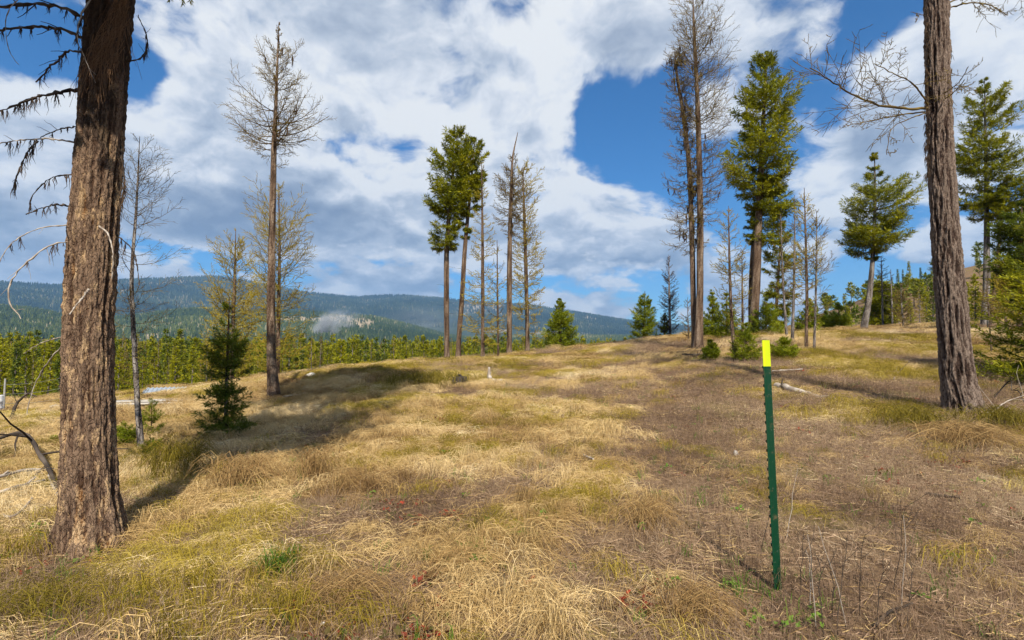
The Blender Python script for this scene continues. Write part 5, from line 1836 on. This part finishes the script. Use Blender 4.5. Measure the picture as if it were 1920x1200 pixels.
clump('grass_clump', 'straw bunchgrass at the bottom centre', 640, 1140, 420, (.2, .4), (.07, .16), 'straw', 8, .07, .4, .0015)
clump('grass_clump', 'flattened straw bunchgrass at the bottom, left of the steel post', 1280, 1165, 380, (.2, .38), (.06, .15), 'straw', 9, .06, .5, .0015)
clump('grass_clump', 'golden-green sedge at the bottom left corner', 60, 1150, 420, (.18, .38), (.07, .15), 'olive', 10, .14, .6, .0015)
clump('grass_clump', 'straw bunchgrass left of the steel post, by the trampled soil', 1210, 985, 300, (.2, .38), (.07, .16), 'straw', 11, .07, .4, .0016)
clump('green_tuft', 'fresh green grass tuft left of the bottom centre straw', 520, 1080, 90, (.1, .2), (.12, .22), 'green', 12, .05, 0, .0028, .6)

# dark dead stalks by the post
gs = np.random.default_rng(91)
for i, (u, v, h) in enumerate([(1530, 1180, .42), (1545, 1195, .36), (1560, 1170, .30), (1590, 1180, .46), (1612, 1160, .40), (1500, 1120, .34), (1475, 1010, .48), (1426, 1035, .42), (1640, 1185, .34), (1690, 1150, .48), (1672, 1120, .5), (1570, 1195, .44), (1520, 1150, .3), (1700, 1190, .36)]):
    b = ground_at(u, v)
    k = np.linspace(0, 1, 6)[:, None]
    lean = gs.normal(0, .14, 2)
    P = b + np.concatenate([lean * h * k, k * h], 1) + np.concatenate([gs.normal(0, .012, (6, 2)), np.zeros((6, 1))], 1) * k
    P[0, 2] -= .03
    root = thing('weed_stalk', b, 'dark leafless dead weed stalk standing near the steel post foot', 'weed', 'dead weed stalks round the steel post')
    vv, q = tubes(P[None], np.linspace(.0028, .0014, 6)[None], 4)
    obj('stem', MB().add(vv - b, q, .3 + .4 * gs.random()).mesh('stem', True), M['dark_twig'] if i % 3 else M['pale_twig'], root)
    Q, _, _ = sub_twigs(gs, P[None], 5, .35, .6, .3, 3, 0, .7, .2)
    vv, q = tubes(Q, np.linspace(.0015, .0009, 3)[None].repeat(len(Q), 0), 3)
    tag(obj('side_twigs', MB().add(vv - b, q, .5).mesh('side_twigs'), M['dark_twig'], root), kind='stuff')

# seedlings at the left
for u, vb, vt, hw, Y, sd, lab in [(284, 818, 752, 17, 9.6, 201, 'fir seedling right of the slender grey-barked larch'), (236, 838, 795, 18, 8.6, 202, 'bright fir seedling between the thick trunk and the slender larch'),
                                  (105, 845, 822, 12, 9.0, 203, 'tiny fir seedling at the left side of the thick trunk'), (286, 862, 828, 14, 7.6, 204, 'low fir seedling at the foot of the slender larch')]:
    dv = vb - vt
    conifer('fir_seedling', lab, 'tree', [(u, vb, 3), (u, vb - dv * .5, 2), (u, vt, .7)], Y, S2([(vt, 1), (vt + dv * .3, hw * .5), (vt + dv * .7, hw), (vb, hw * .8)]), n=46, MT=8, J=6,
            size=.05, wid=.006, seed=sd, fol='fir_fresh', el=(.9, .3), gap=.1, rows=8, sides=6)

# ------------------------------------------------------------------ forest beyond the crest
def lite_fir(g, n=46, kn=9, H=1.0, Rr=.2, base=.1, taper=1.0, wid=.02, size=.07, up=.1):
    """a small-in-view conifer one metre tall: trunk verts and crown verts"""
    t = np.linspace(0, 1, 5)
    P = np.stack([.01 * np.sin(t * 5 + g.random() * 6), .01 * np.cos(t * 4), t * H], -1)
    tv, tq = tubes(P[None], np.linspace(.020, .003, 5)[None], 5)
    zb = base + (1 - base) * np.sort(g.random(n) ** 1.15)
    L = Rr * (1 - ((zb - base) / (1.02 - base)) ** taper) * g.uniform(.6, 1.1, n) + .015
    az = np.arange(n) * 2.39996 + g.normal(0, .4, n)
    s = np.linspace(0, 1, 4)[None]
    hor = L[:, None] * s
    B = np.stack([np.cos(az)[:, None] * hor, np.sin(az)[:, None] * hor, zb[:, None] + hor * (up + .4 * ((zb - base) / (1 - base))[:, None]) - .12 * L[:, None] * np.sin(np.pi * s)], -1)
    v, q, m = sprays(g, B, kn, size, wid, .9, .1)
    tn = np.repeat(np.clip(.55 * g.random(n).repeat(kn) + .45 * g.random(m), 0, 1), 4)
    return (tv, tq), (v, q, tn)


def lite_larch(g, n=60, H=1.0, Rr=.16, base=.15):
    t = np.linspace(0, 1, 5)
    P = np.stack([.008 * np.sin(t * 5), 0 * t, t * H], -1)
    tv, tq = tubes(P[None], np.linspace(.014, .002, 5)[None], 5)
    zb = base + (1 - base) * np.sort(g.random(n))
    L = Rr * (1 - ((zb - base) / (1.02 - base))) ** .8 * g.uniform(.6, 1.1, n) + .01
    az = np.arange(n) * 2.39996
    s = np.linspace(0, 1, 4)[None]
    hor = L[:, None] * s
    B = np.stack([np.cos(az)[:, None] * hor, np.sin(az)[:, None] * hor, zb[:, None] + hor * .2 + .4 * L[:, None] * s**2], -1)
    v, q = tubes(B, np.linspace(.0035, .002, 4)[None].repeat(n, 0), 3)
    Q, _, _ = sub_twigs(g, B, 6, .2, .8, .4, 2, .2)
    v2, q2 = tubes(Q, np.linspace(.003, .0018, 2)[None].repeat(len(Q), 0), 3)
    return (tv, tq), (np.concatenate([v, v2]), np.concatenate([q, q2 + len(v)]), np.concatenate([np.full(len(v), .4), np.repeat(g.random(len(Q)), 6)]))


gf = np.random.default_rng(301)
KINDS = {}
for key, fol, mk in [('fir_a', 'wood_fir', lambda: lite_fir(gf, 90, 15, Rr=.145, base=.03, size=.045, wid=.0095)), ('fir_b', 'fir', lambda: lite_fir(gf, 90, 15, Rr=.19, base=.05, size=.045, wid=.0095)), ('fir_c', 'wood_fir', lambda: lite_fir(gf, 95, 15, Rr=.165, base=.04, size=.045, wid=.0095)),
                     ('fir_d', 'fir_dark', lambda: lite_fir(gf, 90, 15, Rr=.13, base=.03, size=.045, wid=.0095)), ('pine', 'fir_dark', lambda: lite_fir(gf, 34, 12, Rr=.27, base=.34, taper=2.2, size=.10, wid=.026, up=.25)),
                     ('pine_b', 'fir', lambda: lite_fir(gf, 30, 12, Rr=.24, base=.42, taper=2.6, size=.10, wid=.026, up=.3)),
                     ('larch_a', 'gold_twig', lambda: lite_larch(gf)), ('larch_b', 'larch_twig', lambda: lite_larch(gf, Rr=.13))]:
    (tv, tq), (cv, cq, ct) = mk()
    tm = MB().add(tv, tq, .5).mesh('trunk', True)
    tm.materials.append(M['grey_bark'])
    cm = MB().add(cv, cq, ct).mesh('crown')
    cm.materials.append(M[fol])
    pm = MB().add(tv, tq, .5).add(cv, cq, ct)
    me = pm.mesh(key)
    me.materials.append(M['grey_bark'])
    me.materials.append(M[fol])
    mi = np.ones(len(me.polygons), np.int32)
    mi[:len(tq)] = 0
    me.polygons.foreach_set('material_index', mi)
    KINDS[key] = (tm, cm, bpy.data.objects.new(key, me))


def plant(key, x, y, H, label, group=None, wide=1.0, name=None, yaw=None, sink=.1):
    tm, cm, _ = KINDS[key]
    root = thing(name or {'p': 'pine_tree', 'f': 'fir_tree', 'l': 'larch_tree'}[key[0]], (x, y, hz(x, y) - sink), label, 'tree', group, yaw if yaw is not None else gf.uniform(0, 6.28))
    root.scale = (H * wide, H * wide, H)
    obj('trunk', tm, None, root)
    obj('crown', cm, None, root)
    return root


# single firs at the edge of the clearing, left
for key, u, vt, Y, wd, lab in [
    ('fir_b', 52, 655, 25, 1.15, 'dark broad fir in the clearing at the left edge'),
    ('fir_c', 5, 645, 33, 1.0, 'bright fir at the left edge behind the dark broad fir'),
    ('fir_a', 96, 642, 36, 1.0, 'fir close left of the thick trunk, behind the clearing'),
    ('fir_d', 118, 636, 32, 1.2, 'dark fir half hidden by the left side of the thick trunk'),
    ('fir_c', 226, 650, 30, 1.1, 'yellow-green fir just right of the thick trunk'),
    ('fir_a', 290, 655, 37, 1.0, 'fir behind the roofing sheets, left'),
    ('fir_c', 330, 648, 35, 1.1, 'bright fir behind the roofing sheets, right'),
    ('fir_a', 362, 652, 41, 1.0, 'fir left of the small shaded fir, beyond the clearing'),
    ('larch_a', 390, 630, 37, 1.1, 'golden larch beyond the clearing left of the shaded fir'),
    ('fir_b', 468, 660, 40, 1.0, 'fir beyond the clearing right of the shaded fir'),
    ('larch_a', 585, 630, 46, 1.2, 'golden larch at the forest edge right of the tall larch'),
    ('fir_c', 640, 634, 48, 1.1, 'bright yellow-green fir standing before the valley forest'),
    ('fir_c', 733, 662, 50, 1.1, 'small golden-green fir before the valley forest'),
    ('larch_b', 796, 660, 52, 1.0, 'small pale bare larch before the valley forest'),
]:
    d = pix_dir(u, vt)
    x = d[0] / d[1] * Y
    H = CAM_Z + d[2] / d[1] * Y - hz(x, Y) + .1
    plant(key, x, Y, H, lab, wide=wd)

# the valley wood
g = np.random.default_rng(302)
pts = []
for y0, y1, sp in ((58, 100, 2.2), (100, 160, 2.6), (160, 420, 6.5)):
    for yy in np.arange(y0, y1, sp):
        for xx in np.arange(-1.25 * yy - 10, .30 * yy, sp):
            pts.append((xx + g.uniform(-.45, .45) * sp, yy + g.uniform(-.45, .45) * sp))
pts = np.array(pts)
X, Yv = pts[:, 0], pts[:, 1]
edge = 66 + 30 * sstep(X / Yv, -.52, -.30) + 5 * fbm(X * .08, Yv * .08, 2.0, 2)
k = (Yv > edge) & (X < .24 * Yv - 1) & (g.random(len(X)) < .86)
X, Yv = X[k], Yv[k]
Z = height(X, Yv)
tgt = CAM_Z + Yv * (.017 + .016 * fbm(X * .05, Yv * .05, 7.0, 2)) + g.normal(0, .8, len(X))
H = np.clip(tgt - Z, 5.5, 17) * (g.uniform(.62, 1.08, len(X)))
keys = ['fir_a', 'fir_b', 'fir_c', 'fir_d', 'larch_a', 'larch_b']
kind = g.choice(6, len(X), p=[.24, .17, .22, .20, .11, .06])
# those that show largest stand as single trees
az = X / Yv
vis = (az > -.98) & (az < .24) & ~((az > -.92) & (az < -.76))
front = np.zeros(len(X), bool)
order = np.argsort(Yv + np.where(vis, 0, 1e6))
front[order[:130]] = True
for i in np.nonzero(front)[0]:
    kk = keys[kind[i]]
    plant(kk, X[i], Yv[i], H[i], {'f': 'yellow-green fir in the front row of the valley wood', 'l': 'leafless larch in the front row of the valley wood'}[kk[0]],
          {'f': 'firs in the front row of the valley wood', 'l': 'larches in the front row of the valley wood'}[kk[0]], wide=g.uniform(.65, .9))
b = ~front
nb = int(b.sum())
scatter('valley_wood', [KINDS[q][2] for q in keys], np.stack([X[b], Yv[b], Z[b] - .1], -1), np.stack([np.zeros(nb), np.zeros(nb), g.uniform(0, 6.28, nb)], -1),
        np.stack([H[b], H[b], H[b]], -1) * np.array([.78, .78, 1]), kind[b], g.random(nb))

# trees on the rise at the right
g = np.random.default_rng(303)
cntk = {}
ORD = ['first', 'second', 'third', 'fourth', 'fifth', 'sixth', 'seventh', 'eighth', 'ninth', 'tenth', 'eleventh', 'twelfth', 'thirteenth', 'fourteenth', 'fifteenth']
for i, (u, vb, vt, Y, key) in enumerate(sorted([
    (1590, 612, 575, 60, 'fir_a'), (1604, 610, 582, 64, 'pine'), (1640, 612, 545, 52, 'fir_b'), (1664, 612, 528, 50, 'fir_a'), (1682, 612, 552, 54, 'larch_a'), (1706, 612, 560, 58, 'fir_c'),
    (1722, 610, 540, 60, 'larch_a'), (1735, 608, 548, 62, 'fir_a'), (1748, 606, 530, 60, 'fir_d'), (1812, 606, 530, 48, 'fir_a'), (1826, 606, 512, 46, 'fir_c'), (1836, 606, 548, 50, 'fir_b'),
    (1868, 606, 505, 44, 'fir_a'), (1892, 606, 470, 42, 'fir_c'), (1908, 608, 450, 40, 'fir_b'), (1925, 608, 480, 40, 'larch_a'), (1545, 618, 590, 52, 'fir_c'), (1530, 618, 570, 50, 'fir_a')])):
    d = pix_dir(u, vt)
    x = d[0] / d[1] * Y
    h = max(1.5, CAM_Z + d[2] / d[1] * Y - hz(x, Y) + .1)
    nm = {'f': 'fir', 'l': 'golden larch', 'p': 'pine'}[key[0]]
    cntk[key[0]] = cntk.get(key[0], 0) + 1
    plant(key, x, Y, h, ORD[cntk[key[0]] - 1] + ' ' + nm + ' from the left in the tree belt behind the open slope', nm + ' belt behind the open slope', wide=1.1)
n = 0
tries = 0
while n < 95 and tries < 4000:
    tries += 1
    y = g.uniform(85, 190)
    x = y * g.uniform(.58, 1.12)
    if fbm(x * .03, y * .03, 14, 2) < -.08 and g.random() < .7:
        continue
    key = g.choice(['pine', 'pine_b', 'fir_a', 'fir_d'], p=[.4, .3, .2, .1])
    plant(key, x, y, g.uniform(3.6, 7.0), 'small ' + {'p': 'round-topped pine', 'f': 'pointed fir'}[key[0]] + ' on the far hillside at right', {'p': 'pines on the far hillside', 'f': 'firs on the far hillside'}[key[0]], wide=g.uniform(.8, 1.1))
    n += 1

# ------------------------------------------------------------------ woods on the mountains
def tiny(g, mat):
    t = 6
    V, F, T, n = [], [], [], 0
    for z0, z1, r in ((.08, .62, .20), (.35, .82, .15), (.6, 1.0, .10)):
        a = np.arange(t) / t * 6.283 + g.random()
        rr = r * g.uniform(.7, 1.3, t)
        V.append(np.vstack([np.stack([np.cos(a) * rr, np.sin(a) * rr, z0 + g.normal(0, .03, t)], -1), [[0, 0, z1]]]))
        F.append(np.array([(n + i, n + (i + 1) % t, n + t) for i in range(t)]))
        n += t + 1
    me = mesh_arr('far_conifer', np.concatenate(V), np.concatenate(F), {'tint': np.full(n, .5)})
    me.materials.append(mat)
    return bpy.data.objects.new('far_conifer', me)


def far_mat(name, stops):
    def b(k, out):
        i = attr(k, 'itint', 'INSTANCER').outputs['Fac']
        return pbsdf(k, k.ramp(i, stops), .9, .1)
    return material(name, b)


M['far_fir'] = far_mat('far_fir_wood', [(0, (.008, .016, .012)), (.5, (.019, .032, .017)), (.85, (.05, .064, .026)), (1, (.13, .12, .08))])  # darker than the foothill firs: cloud shade put into the tree colour
M['near_fir'] = far_mat('foothill_fir_wood', [(0, (.014, .027, .012)), (.5, (.038, .056, .018)), (.85, (.085, .10, .03)), (1, (.20, .175, .11))])
gt = np.random.default_rng(304)


def wood(name, pts_, R0, R1, seed, gully, baldf, n, a0, a1, mat, hs, lo, pw):
    az = gt.uniform(a0, a1, n)
    up = lo + (1.04 - lo) * gt.random(n) ** pw
    r = R0 + (R1 * (1 + .06 * np.sin(az * 5 + seed)) - R0) * up
    Z, _ = mountain_h(pts_, R0, R1, az, r, seed, gully)
    x, y = r * np.sin(az), r * np.cos(az)
    bd = baldf(x, y, az, np.clip(up, 0, 1))
    k = gt.random(n) < 1 - .86 * bd
    x, y, Z, bd = x[k], y[k], Z[k], bd[k]
    m = len(x)
    h = gt.uniform(*hs, m)
    tn = np.clip(.42 + .7 * fbm(x / 500, y / 500, 3.0, 3) + gt.normal(0, .24, m), 0, 1)
    scatter(name, [tiny(gt, mat) for _ in range(4)], np.stack([x, y, Z - 2], -1), np.stack([0 * h, 0 * h, gt.uniform(0, 6.28, m)], -1), np.stack([h * .95, h * .95, h], -1), gt.integers(0, 4, m), tn)


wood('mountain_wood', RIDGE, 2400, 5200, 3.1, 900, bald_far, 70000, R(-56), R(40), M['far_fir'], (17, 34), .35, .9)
wood('foothill_wood', SPUR, 900, 2300, 7.7, 520, bald_near, 42000, R(-56), R(30), M['near_fir'], (9, 17), .30, .9)


# ------------------------------------------------------------------ smoke in the valley
def smoke_build(dens, sc, seed):
    def b(k, out):
        p = k.n('ShaderNodeTexCoord').outputs['Object']
        w = k.vm('ADD', p, k.vm('SCALE', k.vm('SUBTRACT', k.noise(k.vm('ADD', p, (seed, 0, 0)), 1.6, 3, color=True), (.5, .5, .5)), .9))
        r = k.vm('LENGTH', w)
        fall = k.smooth(r, .95, .2)
        n = k.smooth(k.noise(k.vm('ADD', p, (seed, 2, 0)), sc, 5, .6), .34, .70)
        d = k.m('MULTIPLY', k.m('MULTIPLY', fall, n), dens)
        v = k.n('ShaderNodeVolumePrincipled', {'Color': (.86, .92, 1.0, 1), 'Density': d, 'Anisotropy': .1})
        k.put(out.inputs[1], v.outputs[0])
    return b


def smoke(label, u, v, Y, sx, sy, sz, shear, dens, sc, seed):
    import bmesh
    bm = bmesh.new()
    bmesh.ops.create_icosphere(bm, subdivisions=3, radius=1.0)
    me = bpy.data.meshes.new('smoke')
    bm.to_mesh(me)
    bm.free()
    o = obj('smoke', me, material('wood_smoke', smoke_build(dens, sc, seed)))
    o.location = tuple(at(u, v, Y))
    o.scale = (sx, sy, sz)
    o.rotation_euler = (0, shear, 0)
    return tag(o, label, 'smoke', kind='stuff')


smoke('blue-white smoke plume rising from the valley wood left of centre', 612, 614, 1300, 40, 40, 62, R(38), .11, 1.9, 1.0)
smoke('drifting smoke right above the plume', 646, 600, 1500, 55, 50, 40, R(-25), .026, 1.9, 5.0)
smoke('faint smoke veil before the mountain at centre', 760, 612, 2350, 380, 120, 105, R(-8), .0035, 1.9, 9.0)

# ------------------------------------------------------------------ haze
def haze_build(k, out):
    v = k.n('ShaderNodeVolumePrincipled', {'Color': (0.28, 0.56, 1.0, 1), 'Density': HAZE, 'Anisotropy': 0.15})
    k.put(out.inputs[1], v.outputs[0])


HAZE = 1.0e-4
M['haze'] = material('valley_haze', haze_build)
v, f = box_arr((-9200, -9200, -20), (9200, 9200, 1150))
hz_o = obj('haze', mesh_arr('haze', v, f), M['haze'])
tag(hz_o, kind='stuff')
